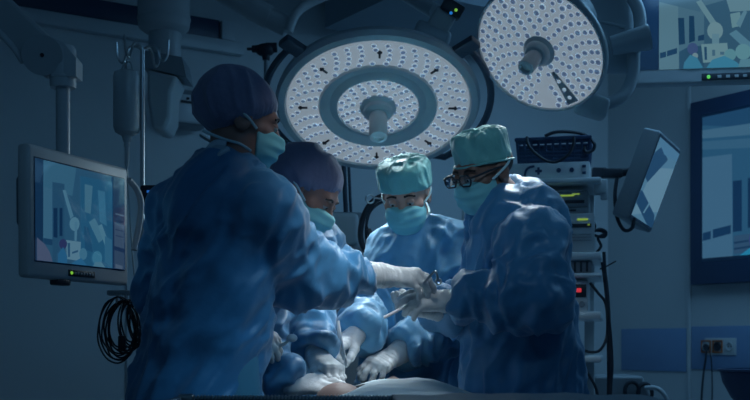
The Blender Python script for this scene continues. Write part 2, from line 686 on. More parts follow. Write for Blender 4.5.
def lamp_disc(root, o, n, R, annulus=True, seed=1):
    rnd = random.Random(seed)
    ax, a, b = ortho(n)
    n = ax

    def q(r, t, z=0.0): return o + (a * math.cos(t) + b * math.sin(t)) * r + n * z
    hs = MB()
    if annulus:
        hs.lathe([(0.001, -0.05), (R * 0.5, -0.085), (R * 0.95, -0.075), (R * 1.10, -0.035), (R * 1.12, -0.012), (R * 1.09, 0.006),
                  (R * 1.02, 0.008), (R * 1.005, -0.004), (R * 0.9, -0.012), (0.001, -0.012)], o, n, 72)
    else:
        hs.lathe([(0.001, -0.075), (R * 0.55, -0.085), (R * 0.9, -0.06), (R * 1.045, -0.02), (R * 1.05, 0.0), (R * 1.03, 0.012),
                  (R * 1.0, 0.010), (R * 0.99, -0.006), (0.001, -0.012)], o, n, 72)
    hs.build('housing', M_LAMP, root)
    faces = MB()
    if annulus:
        faces.lathe([(R * 1.0, 0.0), (R * 0.985, 0.006), (R * 0.66, 0.004), (R * 0.645, -0.004)], o, n, 80)
        faces.lathe([(R * 0.455, -0.006), (R * 0.445, 0.001), (R * 0.15, 0.004), (R * 0.001, 0.004)], o, n, 64)
    else:
        faces.lathe([(R * 0.995, 0.0), (R * 0.98, 0.006), (R * 0.22, 0.008), (R * 0.001, 0.008)], o, n, 80)
    fo = faces.build('light_panel', M_LED, root)
    if annulus:
        g = MB()
        g.lathe([(R * 0.655, 0.0), (R * 0.64, 0.012), (R * 0.60, 0.006), (R * 0.53, -0.004), (R * 0.47, 0.010), (R * 0.45, 0.012), (R * 0.44, 0.0)],
                o, n, 72)
        g.build('inner_ring', M_LAMP, root)
    spots_ = []
    if annulus:
        rows = [(0.69, 30), (0.755, 33), (0.82, 36), (0.885, 39), (0.945, 42), (0.20, 10), (0.28, 15), (0.345, 19), (0.405, 23)]
    else:
        rows = [(0.29, 10), (0.40, 15), (0.51, 20), (0.62, 24), (0.73, 28), (0.84, 33), (0.93, 36)]
    rl = 0.0082 if annulus else 0.0090
    for k, (rr, cnt) in enumerate(rows):
        for i in range(cnt):
            t = 2 * math.pi * (i + 0.5 * (k % 2)) / cnt + 0.11 * k
            if annulus and rr > 0.6 and abs(rr - 0.81) < 0.06:
                u = (t / (math.pi / 4)) % 1.0
                if min(u, 1 - u) < 0.10: continue
            if not annulus and 0.38 < rr:
                u = (t - 1.35) % (2 * math.pi)
                if min(u, 2 * math.pi - u) < 0.14: continue
            c = q(rr * R, t, 0.006)
            s = rl * rnd.uniform(0.85, 1.1)
            spots_.append((rr, c, s))
    spots_.sort(key=lambda q_: -q_[0])

    def lens(mb_, c, s):
        mb_.cur = 1
        mb_.lathe([(s * 1.45, 0.0), (s * 1.3, 0.003), (s, 0.004)], c, n, 10)
        mb_.cur = 0
        mb_.lathe([(s, 0.0025), (s * 0.9, 0.004), (s * 0.45, 0.006), (0.0, 0.0065)], c, n, 10)
    first = MB()
    lens(first, spots_[0][1], rl)
    l0 = first.build('led_lens', [M_LENS, M_LENSW], fo)
    for rr, c, s in spots_[1:100]:
        lk = l0.copy()
        C.objects.link(lk)
        lk.parent = fo
        k_ = s / rl
        lk.scale = (k_, k_, k_)
        base_ = spots_[0][1] - ORIG[fo.name]
        lk.location = (c - ORIG[fo.name]) - base_ * k_
    rest = MB()
    for rr, c, s in spots_[100:]: lens(rest, c, s)
    ro = rest.build('led_lens', [M_LENS, M_LENSW], fo)
    ro['kind'] = 'stuff'
    if annulus:
        for i in range(8):
            sl = MB()
            t = math.pi / 4 * i
            rad = (a * math.cos(t) + b * math.sin(t))
            tan = n.cross(rad)
            sl.box(q(R * 0.82, t, 0.008), (0.036, 0.008, 0.006), (rad, tan, n), 0.002)
            sl.box(q(R * 0.845, t, 0.008), (0.009, 0.018, 0.006), (rad, tan, n), 0.002)
            sl.build('clip_slot', M_DARK, fo)
    hb = MB()
    hr = R * (0.16 if annulus else 0.20)
    hb.lathe([(hr * 1.25, 0.004), (hr * 1.25, 0.010), (hr, 0.02), (hr * 0.98, 0.035), (hr * 0.8, 0.045), (0.001, 0.045)], o, n, 40)
    hb.build('hub', M_LAMP, root)
    hd = MB()
    gr = hr * 0.62
    L = 0.15 if annulus else 0.125
    hd.lathe([(gr * 0.9, 0.04), (gr, 0.055), (gr, L - 0.01), (gr * 0.95, L), (gr * 0.62, L + 0.002), (gr * 0.6, L - 0.012), (0.001, L - 0.012)],
             o, n, 32)
    hd.build('handle', M_WHITE if annulus else M_GREY, root)
    return a, b, n


LD1 = 4.2
lo1 = P(378, 106.5, LD1)
n1 = V((0.01, -0.485, -0.875)).normalized()
R1 = 91.5 / F * LD1
lamp1 = thing('surgical_lamp', 'large round surgical lamp with ring of lights above the middle surgeon', 'surgical lamp', lo1)
a1, b1, n1 = lamp_disc(lamp1, lo1, n1, R1, True, 3)
# side grips: dark curved bars beyond the rim
up1 = (V((0, 0, 1)) - n1 * n1.z).normalized()
rt1 = n1.cross(up1) if n1.cross(up1).x > 0 else -n1.cross(up1)
for sgn in (-1, 1):
    g = MB()
    pts = []
    for k in range(17):
        t = math.radians(40 - k * 5.6)
        pts.append(lo1 + (rt1 * sgn * math.cos(t) + up1 * math.sin(t)) * R1 * 1.235 - n1 * 0.02)
    st = lo1 + (rt1 * sgn * math.cos(math.radians(46)) + up1 * math.sin(math.radians(46))) * R1 * 1.10 - n1 * 0.025
    en = lo1 + (rt1 * sgn * math.cos(math.radians(-56)) + up1 * math.sin(math.radians(-56))) * R1 * 1.10 - n1 * 0.025
    g.tube([st] + pts + [en], 0.014, 8)
    tr = math.radians(43)
    rad = rt1 * sgn * math.cos(tr) + up1 * math.sin(tr)
    g.box(lo1 + rad * R1 * 1.17 - n1 * 0.025, (0.13, 0.055, 0.03), (rad, n1.cross(rad), n1), 0.008)
    g.build('side_grip', M_LAMPD, lamp1)
# swivel joint and arm
j0 = lo1 + (up1 * 0.80 + rt1 * 0.62) * R1 * 1.1 - n1 * 0.02
mb = MB()
mb.box(P(432, 36, 4.15), (0.14, 0.09, 0.07), (V((0.92, 0, -0.39)), V((0, 1, 0)), V((0.39, 0, 0.92))), 0.02, 3)
mb.build('mount', M_LAMP, lamp1)
mb = MB()
sx = (V((0.86, 0.1, -0.5)).normalized(), V((-0.05, 1, 0.1)).normalized(), V((0.5, 0, 0.86)))
mb.box(P(441, 22, 4.15), (0.085, 0.09, 0.085), sx, 0.012, 3)
j = mb.build('swivel_joint', M_GREY, lamp1)
mb = MB()
mb.box(P(452, 9, 4.12), (0.085, 0.07, 0.05), sx, 0.008)
mb.build('control_box', M_DARK, lamp1)
mb = MB()
mb.ball(P(451, 13, 4.06), 0.006)
mb.build('blue_indicator', glow(30, 110, 190), j)
mb = MB()
mb.ball(P(456, 10, 4.06), 0.006)
mb.build('green_indicator', glow(110, 170, 60), j)
mb = MB()
mb.tube([P(436, 12, 4.2), P(412, -2, 4.35), P(370, -28, 4.6), P(330, -50, 4.9), V((-0.2, 5.0, 2.98))], 0.03, 14, smooth=5)
mb.build('suspension_arm', M_LAMP, lamp1)
# the second lamp
LD2 = 3.9
lo2 = P(540, 50, LD2)
cv = (V((0, 0, H)) - lo2).normalized()
rr_ = V((0, 0, 1)).cross(-cv).normalized()
rr_ = rr_ if rr_.x > 0 else -rr_
uu_ = (-cv).cross(rr_)
uu_ = uu_ if uu_.z > 0 else -uu_
n2 = (cv * 0.785 - rr_ * 0.40 - uu_ * 0.474).normalized()
R2 = 67.0 / F * LD2
lamp2 = thing('surgical_lamp', 'smaller round surgical lamp tilted above the surgeon with glasses', 'surgical lamp', lo2)
a2, b2, n2 = lamp_disc(lamp2, lo2, n2, R2, False, 5)
# wedge sensor window with three lights
wd = MB()
tdir = (rr_ * 0.42 - uu_ * 0.9).normalized()
tdir = (tdir - n2 * tdir.dot(n2)).normalized()
tt = n2.cross(tdir)
wd.prism([lo2 + tdir * R2 * 0.38 + n2 * 0.009 - tt * 0.007, lo2 + tdir * R2 * 0.38 + n2 * 0.009 + tt * 0.007,
          lo2 + tdir * R2 * 0.95 + n2 * 0.009 + tt * 0.022, lo2 + tdir * R2 * 0.95 + n2 * 0.009 - tt * 0.022], n2 * 0.003)
wo = wd.build('sensor_window', M_MID, lamp2)
wl = MB()
for k in (0.55, 0.70, 0.85):
    wl.lathe([(0.008, 0), (0.006, 0.003), (0.001, 0.004)], lo2 + tdir * R2 * k + n2 * 0.0125, n2, 14)
wl.build('sensor_lights', M_LENSW, wo)
mb = MB()
yd = 4.08
mb.lathe([(0.001, -0.30), (0.07, -0.29), (0.12, -0.24), (0.14, -0.14), (0.15, -0.06)], lo2 + rr_ * 0.0, n2, 40)
mb.build('rear_housing', M_LAMP, lamp2)
mb = MB()
mb.cyl(P(611, 46, yd), P(648, 37, yd - 0.02), 0.035, 0.047, 28)
mb.lathe([(0.047, 0), (0.046, 0.006), (0.001, 0.008)], P(648, 37, yd - 0.02), P(648, 37, yd - 0.02) - P(611, 46, yd), 28)
mb.build('grip', M_LAMP, lamp2)
mb = MB()
mb.tube([P(612, -40, yd + .05), P(622, -14, yd + .05), P(637, 6, yd + .05), P(640, 30, yd + .05), P(634, 52, yd + .05), P(633, 72, yd + .05), P(626, 92, yd + .03),
         P(612, 102, yd), P(596, 104, yd - 0.02)], 0.024, 14, smooth=6)
mb.build('yoke', M_LAMP, lamp2)
mb = MB()
mb.box(P(592, 106, yd - 0.03), (0.12, 0.08, 0.085), (V((0.94, 0, -0.3)), V((0, 1, 0)), V((0.3, 0, 0.94))), 0.022, 3)
mb.cyl(P(593, 112, yd - 0.075), P(593, 112, yd - 0.06), 0.008, 0.008, 16)
mb.build('swivel_joint', M_LAMP, lamp2)
mb = MB()
mb.box(P(605, 30, yd + 0.13), (0.24, 0.12, 0.33), (V((1, 0.1, 0)).normalized(), V((-0.1, 1, 0)).normalized(), V((0, 0, 1))), 0.05, 4)
mb.tube([P(573, 24, yd + 0.066), P(590, 22, yd + 0.063), P(606, 23, yd + 0.063), P(625, 27, yd + 0.066)], 0.006, 8, smooth=4)
mb.build('gearbox', M_LAMP, lamp2)
mb = MB()
mb.cyl(P(612, -30, yd + 0.1), V(P(612, -30, yd + 0.1)) + V((0, 0, 0.8)), 0.05, 0.05, 24)
mb.build('ceiling_tube', M_LAMP, lamp2)

# the lamps' own light
KEY = (0.80, 0.93, 1.0)
light('surgical_lamp_beam', 'SPOT', lo1 + n1 * 0.19, lo1 + n1 * 2, 42, KEY, spot_size=math.radians(64), spot_blend=0.8, shadow_soft_size=0.22)
light('surgical_lamp_beam', 'SPOT', lo2 + n2 * 0.16, P(395, 345, 3.35), 44, KEY, spot_size=math.radians(56), spot_blend=0.8, shadow_soft_size=0.15)

light('surgical_lamp_spill', 'SPOT', lo1 + n1 * 0.20, lo1 + n1 * 2, 7.0, (0.62, 0.86, 1.0), spot_size=math.radians(168), spot_blend=0.3, shadow_soft_size=0.25)

# other ceiling gear
t = thing('boom_arm', 'pale jointed ceiling boom arm above the woman in the violet cap', 'ceiling arm', P(265, 12, 5.0))
mb = MB()
mb.cyl(P(215, -12, 5.0), P(278, 22, 5.0), 0.048, 0.048, 28)
mb.build('tube', M_GREY, t)
mb = MB()
mb.cyl(P(252, 8, 5.0), P(270, 18, 5.0), 0.053, 0.053, 28)
mb.lathe([(0.048, 0), (0.045, 0.05), (0.02, 0.07), (0.001, 0.072)], P(278, 22, 5.0), P(278, 22, 5.0) - P(215, -12, 5.0), 28)
mb.build('joint', M_GREY, t)
mb = MB()
mb.cyl(P(215, -12, 5.0), V((P(215, -12, 5.0).x, 5.0, 2.98)), 0.05, 0.05, 28)
mb.build('ceiling_mount', M_GREY, t)
mb = MB()
mb.tube([P(288, 32, 4.95), P(297, 12, 4.97), P(315, 0, 5.0), P(345, -12, 5.0), P(370, -35, 5.0)], 0.022, 12, smooth=5)
mb.build('lower_arm', M_GREY, t)

pend = thing('ceiling_pendant', 'thick white ceiling pendant column behind the infusion pole', 'ceiling pendant', P(164, 60, 4.5))
mb = MB()
c = P(164, 0, 4.5)
z0 = P(0, 26, 4.5).z
mb.lathe([(0.106, 3.0), (0.106, z0 + 0.03), (0.104, z0), (0.10, z0 - 0.012), (0.075, z0 - 0.03), (0.0, z0 - 0.03)], (c.x, c.y, 0), (0, 0, 1), 40)
mb.lathe([(0.107, z0 + 0.035), (0.109, z0 + 0.03), (0.109, z0 + 0.026), (0.107, z0 + 0.02)], (c.x, c.y, 0), (0, 0, 1), 40)
mb.build('column', M_GREY, pend)
mb = MB()
zs = P(0, 60, 4.5).z
mb.cyl((c.x + 0.004, c.y, z0), (c.x + 0.004, c.y, zs - 0.05), 0.066, 0.066, 32)
mb.build('shaft', M_GREY, pend)
mb = MB()
mb.prism([P(142, 50, 4.42), P(182, 57, 4.42), P(186, 77, 4.42), P(147, 68, 4.42), P(140, 64, 4.42)], (0, 0.18, 0))
mb.build('bracket', M_MID, pend)
mb = MB()
mb.prism([P(147, 69, 4.4), P(178, 76, 4.4), P(171, 92, 4.4), P(170, 118, 4.4), P(164, 131, 4.4), P(152, 128, 4.4), P(147, 100, 4.4)], (0, 0.2, 0))
o = mb.build('supply_head', M_GREY, pend)
bv = o.modifiers.new('bevel', 'BEVEL')
bv.width = 0.015
bv.segments = 3

disp = thing('towel_dispenser', 'rounded white dispenser high on the wall left of the violet cap', 'dispenser', BW(185, 132))
cc = BW(185, 110, 0.06)
k = cc.y / F
axw = (-DB, -NB, V((0, 0, 1)))
mb = MB()
mb.box(cc, (0.235, 0.12, 0.20), axw, 0.055, 5)
mb.build('case', M_MID, disp)
mb = MB()
mb.box(BW(190, 109, 0.125), (0.15, 0.02, 0.14), axw, 0.009, 3)
dc = mb.build('cover', M_WHITE, disp)
mb = MB()
mb.box(BW(188, 102, 0.138), (0.075, 0.006, 0.012), axw, 0.002)
mb.box(BW(188, 98.5, 0.138), (0.014, 0.006, 0.012), axw, 0.002)
mb.build('slot', M_BLACK, dc)

# ------------------------------------------------------------------ screens


class Face:
    def __init__(s, o, x, y):
        s.o = V(o)
        s.x, s.y = V(x), V(y)
        s.ux, s.uy = s.x.normalized(), s.y.normalized()
        s.n = s.ux.cross(s.uy).normalized()
        s.w, s.h = s.x.length, s.y.length

    def p(s, u, v, z=0.0): return s.o + s.x * u + s.y * v + s.n * z
    def ax(s): return (s.ux, s.uy, s.n)


def picture(fc, polys, name, parent, lift=0.0006, glass=False, gain=1.0):
    mb = MB()
    mats, key = [], {}
    for i, (col, pts) in enumerate(polys):
        if col not in key:
            key[col] = len(mats)
            mats.append(glow(*col, s=gain, glass=glass))
        mb.cur = key[col]
        mb.poly([fc.p(u, v, lift * (i * 0.25 + 1)) for u, v in pts])
    return mb.build(name, mats, parent)


def rect(u0, v0, u1, v1): return [(u0, v0), (u1, v0), (u1, v1), (u0, v1)]


def px_uv(fc, px, py):
    d = V(((px - 375) / F, 1, (HZ - py) / F))
    o = V((0, 0, H))
    t = (fc.o - o).dot(fc.n) / d.dot(fc.n)
    q = o + d * t - fc.o
    return q.dot(fc.ux) / fc.w, q.dot(fc.uy) / fc.h


def on_screen(fc, polys):
    return [(cl, [tuple(min(1, max(0, w_)) for w_ in px_uv(fc, *p)) for p in pts]) for cl, pts in polys]


def blob(u, v, ru, rv, n=14): return [(u + ru * math.cos(2 * math.pi * k / n), v + rv * math.sin(2 * math.pi * k / n)) for k in range(n)]


def control_strip(fc, u0, u1, v0, v1, parent, led=(120, 190, 60)):
    mb = MB()
    mb.box(fc.p((u0 + u1) / 2, (v0 + v1) / 2, 0.001), (fc.w * (u1 - u0), fc.h * (v1 - v0), 0.004), fc.ax(), 0.001)
    st = mb.build('control_panel', M_DARK, parent)
    mb = MB()
    n = 7
    for k in range(1, n + 1):
        u = u0 + (u1 - u0) * (0.12 + 0.88 * k / (n + 1))
        mb.box(fc.p(u, (v0 + v1) / 2, 0.004), (fc.w * (u1 - u0) * 0.05, fc.h * (v1 - v0) * 0.4, 0.003), fc.ax(), 0.0008)
    mb.build('buttons', M_GREY, st)
    mb = MB()
    mb.ball(fc.p(u0 + (u1 - u0) * 0.09, (v0 + v1) / 2, 0.003), fc.h * (v1 - v0) * 0.27, n=12)
    mb.build('power_light', glow(*led), st)
    return st


# monitor on the ceiling arm at the left
A0 = P(29, 277, 2.92)
A1 = P(29, 142, 2.92)
B0 = P(129, 289.5, 3.36)
_wd = V((B0.x - A0.x, B0.y - A0.y, 0))
_nn = _wd.cross(V((0, 0, 1))).normalized()
fx = Face(A0, _wd, (V((0, 0, 1)) - _nn * math.tan(math.radians(0.4))) * (A1.z - A0.z))
mon = thing('monitor', 'white framed monitor hanging from the ceiling arm at far left', 'monitor', fx.p(0.5, 1.0))
mb = MB()
mb.box(fx.p(.5, .5, -0.02), (fx.w, fx.h, 0.04), fx.ax(), 0.012, 3)
mb.box(fx.p(.5, .5, -0.055), (fx.w * 0.8, fx.h * 0.8, 0.05), fx.ax(), 0.02, 3)
hsg = mb.build('housing', mat('warm_white_plastic', (.80, .80, .78), .4), mon)
fs_ = Face(fx.p(.055, .13, 0.0006), fx.x * 0.885, fx.y * 0.765)
mb = MB()
mb.box(fx.p(.4975, .5125, 0.0), (fx.w * .90, fx.h * .785, 0.002), fx.ax(), 0)
scr = mb.build('screen', mat('screen_border', (0.03, 0.07, 0.13), 0.15, var=0), mon)
pv = on_screen(fs_, [
    ((18, 48, 78), [(20, 120), (140, 120), (140, 300), (20, 300)]),
    ((38, 80, 110), [(43, 120), (112, 120), (112, 300), (43, 300)]),
    ((54, 98, 126), [(43, 176), (52, 178), (52, 242), (43, 240)]),
    ((50, 96, 124), [(43, 160), (76, 168), (72, 196), (43, 186)]),
    ((24, 60, 92), [(43, 238), (56, 240), (56, 246), (43, 244)]),
    ((34, 74, 104), [(52, 182), (64, 184), (64, 264), (52, 262)]),
    ((14, 44, 76), [(53, 208), (57, 208), (57, 238), (53, 237)]),
    ((14, 44, 76), [(59, 208), (62, 208), (62, 236), (59, 236)]),
    ((70, 116, 142), [(62, 190), (65, 190), (73, 216), (70, 219)]),
    ((76, 122, 146), blob(74, 224, 5, 7)),
    ((70, 116, 142), [(74, 222), (77, 222), (76, 241), (74, 241)]),
    ((32, 84, 118), [(80, 176), (112, 182), (112, 274), (80, 268)]),
    ((62, 108, 134), [(84, 184), (92, 186), (90, 214), (84, 212)]),
    ((50, 104, 136), [(97, 190), (104, 192), (106, 226), (99, 222)]),
    ((66, 114, 140), [(88, 222), (94, 218), (104, 238), (98, 243)]),
    ((72, 120, 144), [(97, 226), (101, 224), (109, 246), (105, 248)]),
    ((28, 74, 108), [(83, 226), (88, 228), (92, 252), (84, 250)]),
    ((46, 98, 130), [(104, 236), (111, 240), (111, 268), (104, 262)]),
    ((84, 124, 146), [(65, 240), (80, 242), (79, 261), (66, 259)]),
    ((40, 80, 112), [(66.5, 243), (69, 243), (69, 257), (67, 257)]),
    ((40, 80, 112), [(71, 252), (77, 250), (77, 252), (71, 254)]),
    ((40, 50, 92), blob(62, 244, 4, 5)),
    ((36, 92, 132), [(57, 264), (57, 254), (62, 247), (66, 256), (66, 266)]),
    ((60, 110, 138), blob(82, 254, 4, 6)),
    ((38, 96, 136), [(70, 268), (74, 261), (80, 258), (86, 266), (88, 272), (70, 270)]),
    ((54, 112, 142), blob(96, 258, 5, 7)),
    ((70, 116, 140), [(92, 274), (94, 262), (100, 262), (104, 276)]),
    ((26, 48, 80), [(112, 150), (140, 150), (140, 300), (112, 300)]),
    ((56, 78, 104), [(113, 222), (123, 225), (123, 249), (113, 246)]),
    ((48, 70, 96), [(113, 250), (123, 253), (123, 275), (113, 272)]),
    ((76, 98, 120), [(114, 213), (123, 215.5), (123, 217), (114, 214.5)]),
    ((72, 92, 116), [(114, 264), (121, 266), (121, 270), (114, 268)]),
    ((36, 56, 86), [(114, 229), (122, 231), (122, 232), (114, 230)]),
    ((36, 56, 86), [(114, 235), (122, 237), (122, 238), (114, 236)]),
    ((70, 84, 112), [(32, 237), (37, 239), (43, 244), (48, 252), (51, 264), (32, 262)]),
])
picture(fs_, pv, 'picture', scr, glass=True, gain=0.8)
control_strip(fx, .36, .62, .035, .085, hsg)
mb = MB()
mb.box(fx.p(.34, -.012, -0.02), (0.06, 0.02, 0.03), fx.ax(), 0.005)
mb.build('lower_hinge', M_DARK, mon)
# pole and spring arm
pd = 3.15
mb = MB()
pt = P(63, 84, pd)
mb.cyl((pt.x, pt.y, P(0, 200, pd).z), (pt.x, pt.y, pt.z), 0.020, 0.020, 24)
mb.build('pole', M_WHITE, mon)
mb = MB()
mb.box(fx.p(0.3, 0.6, -0.075), (0.16, 0.14, 0.04), fx.ax(), 0.012)
mb.build('mount_plate', M_MID, mon)
mb = MB()
mb.lathe([(0.001, P(0, 88, pd).z), (0.036, P(0, 88, pd).z), (0.037, P(0, 84, pd).z), (0.037, P(0, 50, pd).z), (0.03, P(0, 46, pd).z), (0.001, P(0, 46, pd).z)],
         (pt.x, pt.y, 0), (0, 0, 1), 28)
mb.lathe([(0.0375, P(0, 80, pd).z), (0.039, P(0, 79, pd).z), (0.039, P(0, 77.5, pd).z), (0.0375, P(0, 76, pd).z)], (pt.x, pt.y, 0), (0, 0, 1), 28)
mb.prism([P(50, 36, pd - .035), P(64, 43, pd - .035), P(76, 58, pd - .035), P(76, 76, pd - .035), P(51, 76, pd - .035)], (0, .07, 0))
mb.build('elbow', M_WHITE, mon)
mb = MB()
mb.cyl(P(42, 55, pd - .055), P(42, 55, pd + .055), 0.056, 0.056, 40)
kn = mb.build('knuckle', M_GREY, mon)
mb = MB()
mb.cyl(P(42, 55, pd - .057), P(42, 55, pd - .05), 0.006, 0.006, 12)
mb.build('screw', M_BLACK, kn)
mb = MB()
mb.prism([P(6, -6, pd - .045), P(54, 40, pd - .045), P(42, 74, pd - .045), P(24, 62, pd - .045), P(-30, 8, pd - .045), P(-90, -60, pd - .045), P(-50, -60, pd - .045)],
         (0, .09, 0))
o = mb.build('spring_arm', M_GREY, mon)
bv = o.modifiers.new('bevel', 'BEVEL')
bv.width = 0.012
bv.segments = 3
mb = MB()
mb.tube([P(-14, 20, pd - .05), P(4, 37, pd - .05), P(15, 50, pd - .05), P(23, 62, pd - .05)], 0.009, 10, smooth=5)
mb.build('cable_tube', M_WHITE, mon)
mb = MB()
mb.tube([P(129, 180, 3.42), P(137, 190, 3.45), P(141, 204, 3.46), P(139, 226, 3.45), P(134, 250, 3.43)], 0.010, 10, smooth=6)
mb.build('side_handle', M_WHITE, mon)

# upper right monitor
ud = 4.5
uw = P(860, 0, ud) - P(633, 0, ud)
fu = Face(P(632, 85.5, ud), V((uw.x, -0.12, 0.0)), V((0, 0, P(0, -70, ud).z - P(0, 85.5, ud).z)))
um = thing('monitor', 'large grey monitor hanging at top right beside the lamp yoke', 'monitor', fu.p(.5, 1))
mb = MB()
mb.box(fu.p(.5, .5, -.03), (fu.w, fu.h, .06), fu.ax(), .012, 3)
uh = mb.build('housing', M_GREY, um)
mb = MB()
mb.box(fu.p(.5, .52, .0), (fu.w * .935, fu.h * .85, .003), fu.ax(), 0)
us = mb.build('screen', mat('screen_border', (0.03, 0.07, 0.13), 0.15, var=0), um)
fus = Face(fu.p(.115, .095, .001), fu.x * .85, fu.y * .85)
uview = on_screen(fus, [
    ((70, 108, 128), [(600, -200), (900, -200), (900, 100), (600, 100)]),
    ((84, 122, 138), [(655, -200), (677, -200), (679, 70), (655, 72)]),
    ((62, 100, 122), [(655, -200), (720, -200), (700, 12), (655, 2)]),
    ((22, 58, 90), [(660, 53), (666, 51.5), (666, 57), (660, 58.5)]),
    ((22, 58, 90), [(667, 51), (677, 48), (677, 53.5), (667, 56.5)]),
    ((20, 56, 86), [(678, 18), (684, 18), (685, 44), (679, 45)]),
    ((20, 56, 86), [(689, 16), (694, 16), (695, 41), (689, 43)]),
    ((40, 78, 104), [(679, 52), (690, 46), (704, 46), (704, 71), (679, 71)]),
    ((24, 60, 92), [(698, 36), (706, 34), (706, 40), (698, 41)]),
    ((50, 88, 112), [(704, 6), (760, -10), (760, 71), (704, 71)]),
    ((98, 136, 148), [(696, 2), (701, 0), (716, 22), (713, 28)]),
    ((106, 142, 152), blob(715, 31, 8, 9)),
    ((94, 134, 150), [(712, 34), (719, 34), (719, 46), (712, 46)]),
    ((96, 134, 148), [(720, -20), (750, -20), (762, 10), (730, 12)]),
    ((100, 140, 150), [(730, 14), (740, 12), (741, 26), (732, 28)]),
    ((88, 130, 148), [(736, 24), (744, 10), (747, 12), (740, 28)]),
    ((80, 126, 148), [(729, 34), (736, 30), (752, 44), (748, 52)]),
    ((104, 142, 152), [(701, 44.5), (727, 43), (729, 61), (703, 63)]),
    ((34, 74, 104), [(704, 47), (706.5, 47), (707, 60), (704.5, 60)]),
    ((66, 104, 126), [(712, 50), (715, 50), (715, 56), (712, 56)]),
    ((66, 104, 126), [(720, 52), (724, 52), (724, 55), (720, 55)]),
    ((58, 80, 122), blob(692.5, 49, 5.5, 6)),
    ((110, 140, 150), blob(695, 56, 3, 3)),
    ((56, 122, 152), [(683, 71), (684, 63), (690, 55), (697, 58), (703, 68), (702, 71)]),
    ((88, 140, 152), blob(730, 55, 6, 6)),
    ((92, 142, 154), blob(743, 52, 8, 8)),
    ((58, 128, 158), [(706, 71), (712, 60), (724, 56), (736, 62), (742, 71)]),
    ((84, 132, 150), [(738, 71), (740, 60), (760, 58), (760, 71)]),
])
picture(fus, uview, 'picture', us, gain=0.78)
control_strip(fu, .295, .62, .018, .062, uh, (90, 200, 90))
mb = MB()
mb.cyl(fu.p(.5, .6, -.1), V((fu.p(.5, .6, -.1).x, fu.p(.5, .6, -.1).y, 2.98)), .04, .04, 24)
mb.box(fu.p(.5, .6, -.08), (.2, .2, .05), fu.ax(), .01)
mb.build('ceiling_pole', M_GREY, um)

# lower right monitor, on the right wall
ga, gb = RW(690, 103, 0.07), RW(812, 103, 0.07)
z1, z0 = ga.z, RW(690, 285, 0.07).z
fw = Face(V((ga.x, ga.y, z0)), V((gb.x - ga.x, gb.y - ga.y, 0)), V((0, 0, z1 - z0)))
wm = thing('monitor', 'large black framed monitor on the wall above the power sockets', 'monitor', fw.p(.5, 0))
mb = MB()
mb.box(fw.p(.5, .5, -.035), (fw.w, fw.h, .07), fw.ax(), .006, 2)
mb.build('housing', M_NAVY, wm)
mb = MB()
mb.box(fw.p(.5, .52, .0), (fw.w * .80, fw.h * .80, .004), fw.ax(), 0)
ws = mb.build('screen', mat('screen_border', (0.03, 0.07, 0.13), 0.15, var=0), wm)
fws = Face(fw.p(.115, .14, .002), fw.x * .77, fw.y * .765)
wv = on_screen(fws, [
    ((34, 76, 106), [(690, 90), (900, 60), (900, 300), (690, 300)]),
    ((26, 64, 96), [(690, 100), (900, 60), (900, 110), (690, 128)]),
    ((56, 94, 120), [(690, 133), (900, 96), (900, 112), (690, 141)]),
    ((46, 86, 114), [(690, 144), (900, 116), (900, 128), (690, 152)]),
    ((54, 92, 120), [(700, 158), (732, 154), (733, 270), (700, 270)]),
    ((14, 46, 78), [(703, 233), (711, 231), (711, 239), (703, 241)]),
    ((14, 46, 78), [(713, 229.5), (731, 225), (731, 233.5), (713, 238.5)]),
    ((12, 42, 74), [(733, 181), (742, 180), (742, 231), (733, 232)]),
    ((12, 42, 74), [(748, 178), (762, 177), (762, 226), (748, 228)]),
    ((40, 70, 98), [(734, 236), (760, 232), (760, 250), (734, 254)]),
    ((20, 50, 80), [(734, 242), (760, 238), (760, 240), (734, 244)]),
    ((20, 50, 80), [(734, 248), (760, 244), (760, 246), (734, 250)]),
    ((44, 62, 108), blob(758, 240, 9, 11)),
    ((30, 116, 152), [(740, 266), (742, 254), (750, 248), (766, 250), (766, 266)]),
])
picture(fws, wv, 'picture', ws)

# tilted monitor on the equipment tower arm
q0 = P(628, 219, 4.55)
hv = V((.128, -.03, .360))
wv_ = V((.154, .24, -.037))
ft = Face(q0, wv_, hv)
tm = thing('monitor', 'small tilted monitor on the side arm of the equipment tower', 'monitor', ft.p(.5, .3, -.09))
mb = MB()
mb.box(ft.p(.5, .5, -.04), (ft.w, ft.h, .08), ft.ax(), .012, 3)
th_ = mb.build('housing', M_MID, tm)
fts = Face(ft.p(.05, .06, .001), ft.x * .9, ft.y * .88)
tv = [((66, 106, 132), rect(0, 0, 1, 1)),
      ((84, 120, 142), [(0, .0), (1, .22), (1, .80), (.2, .65)]),
      ((22, 56, 88), [(.0, .48), (.15, .45), (.62, .84), (.2, .92), (.0, .80)]),  # dark band is a screen reflection painted into the picture
      ((62, 104, 134), [(.0, .95), (.4, .86), (1, .9), (1, 1), (0, 1)]),
      ((20, 54, 86), [(0, .16), (.75, .0), (1, .0), (1, .08), (.9, .16), (.1, .32), (0, .32)]),  # second reflected band, also drawn as a picture patch
      ((74, 114, 138), [(.40, .10), (.46, .10), (.56, .26), (.50, .26)])]
mb = MB()
mb.box(ft.p(.5, .5, -.0), (ft.w * .94, ft.h * .94, .002), ft.ax(), 0)
tsx = mb.build('screen', mat('screen_border', (0.03, 0.07, 0.13), 0.15, var=0), tm)
picture(fts, tv, 'picture', tsx)
mb = MB()
mb.box(P(612, 173.5, 4.68), (.085, .05, .04), None, .008)
mb.box(P(599, 173, 4.68), (.06, .035, .045), None, .006)
mb.cyl(P(618, 173.5, 4.68), P(634, 170, 4.66), .018, .018, 16)
mb.build('arm', M_DARK, tm)
mb = MB()
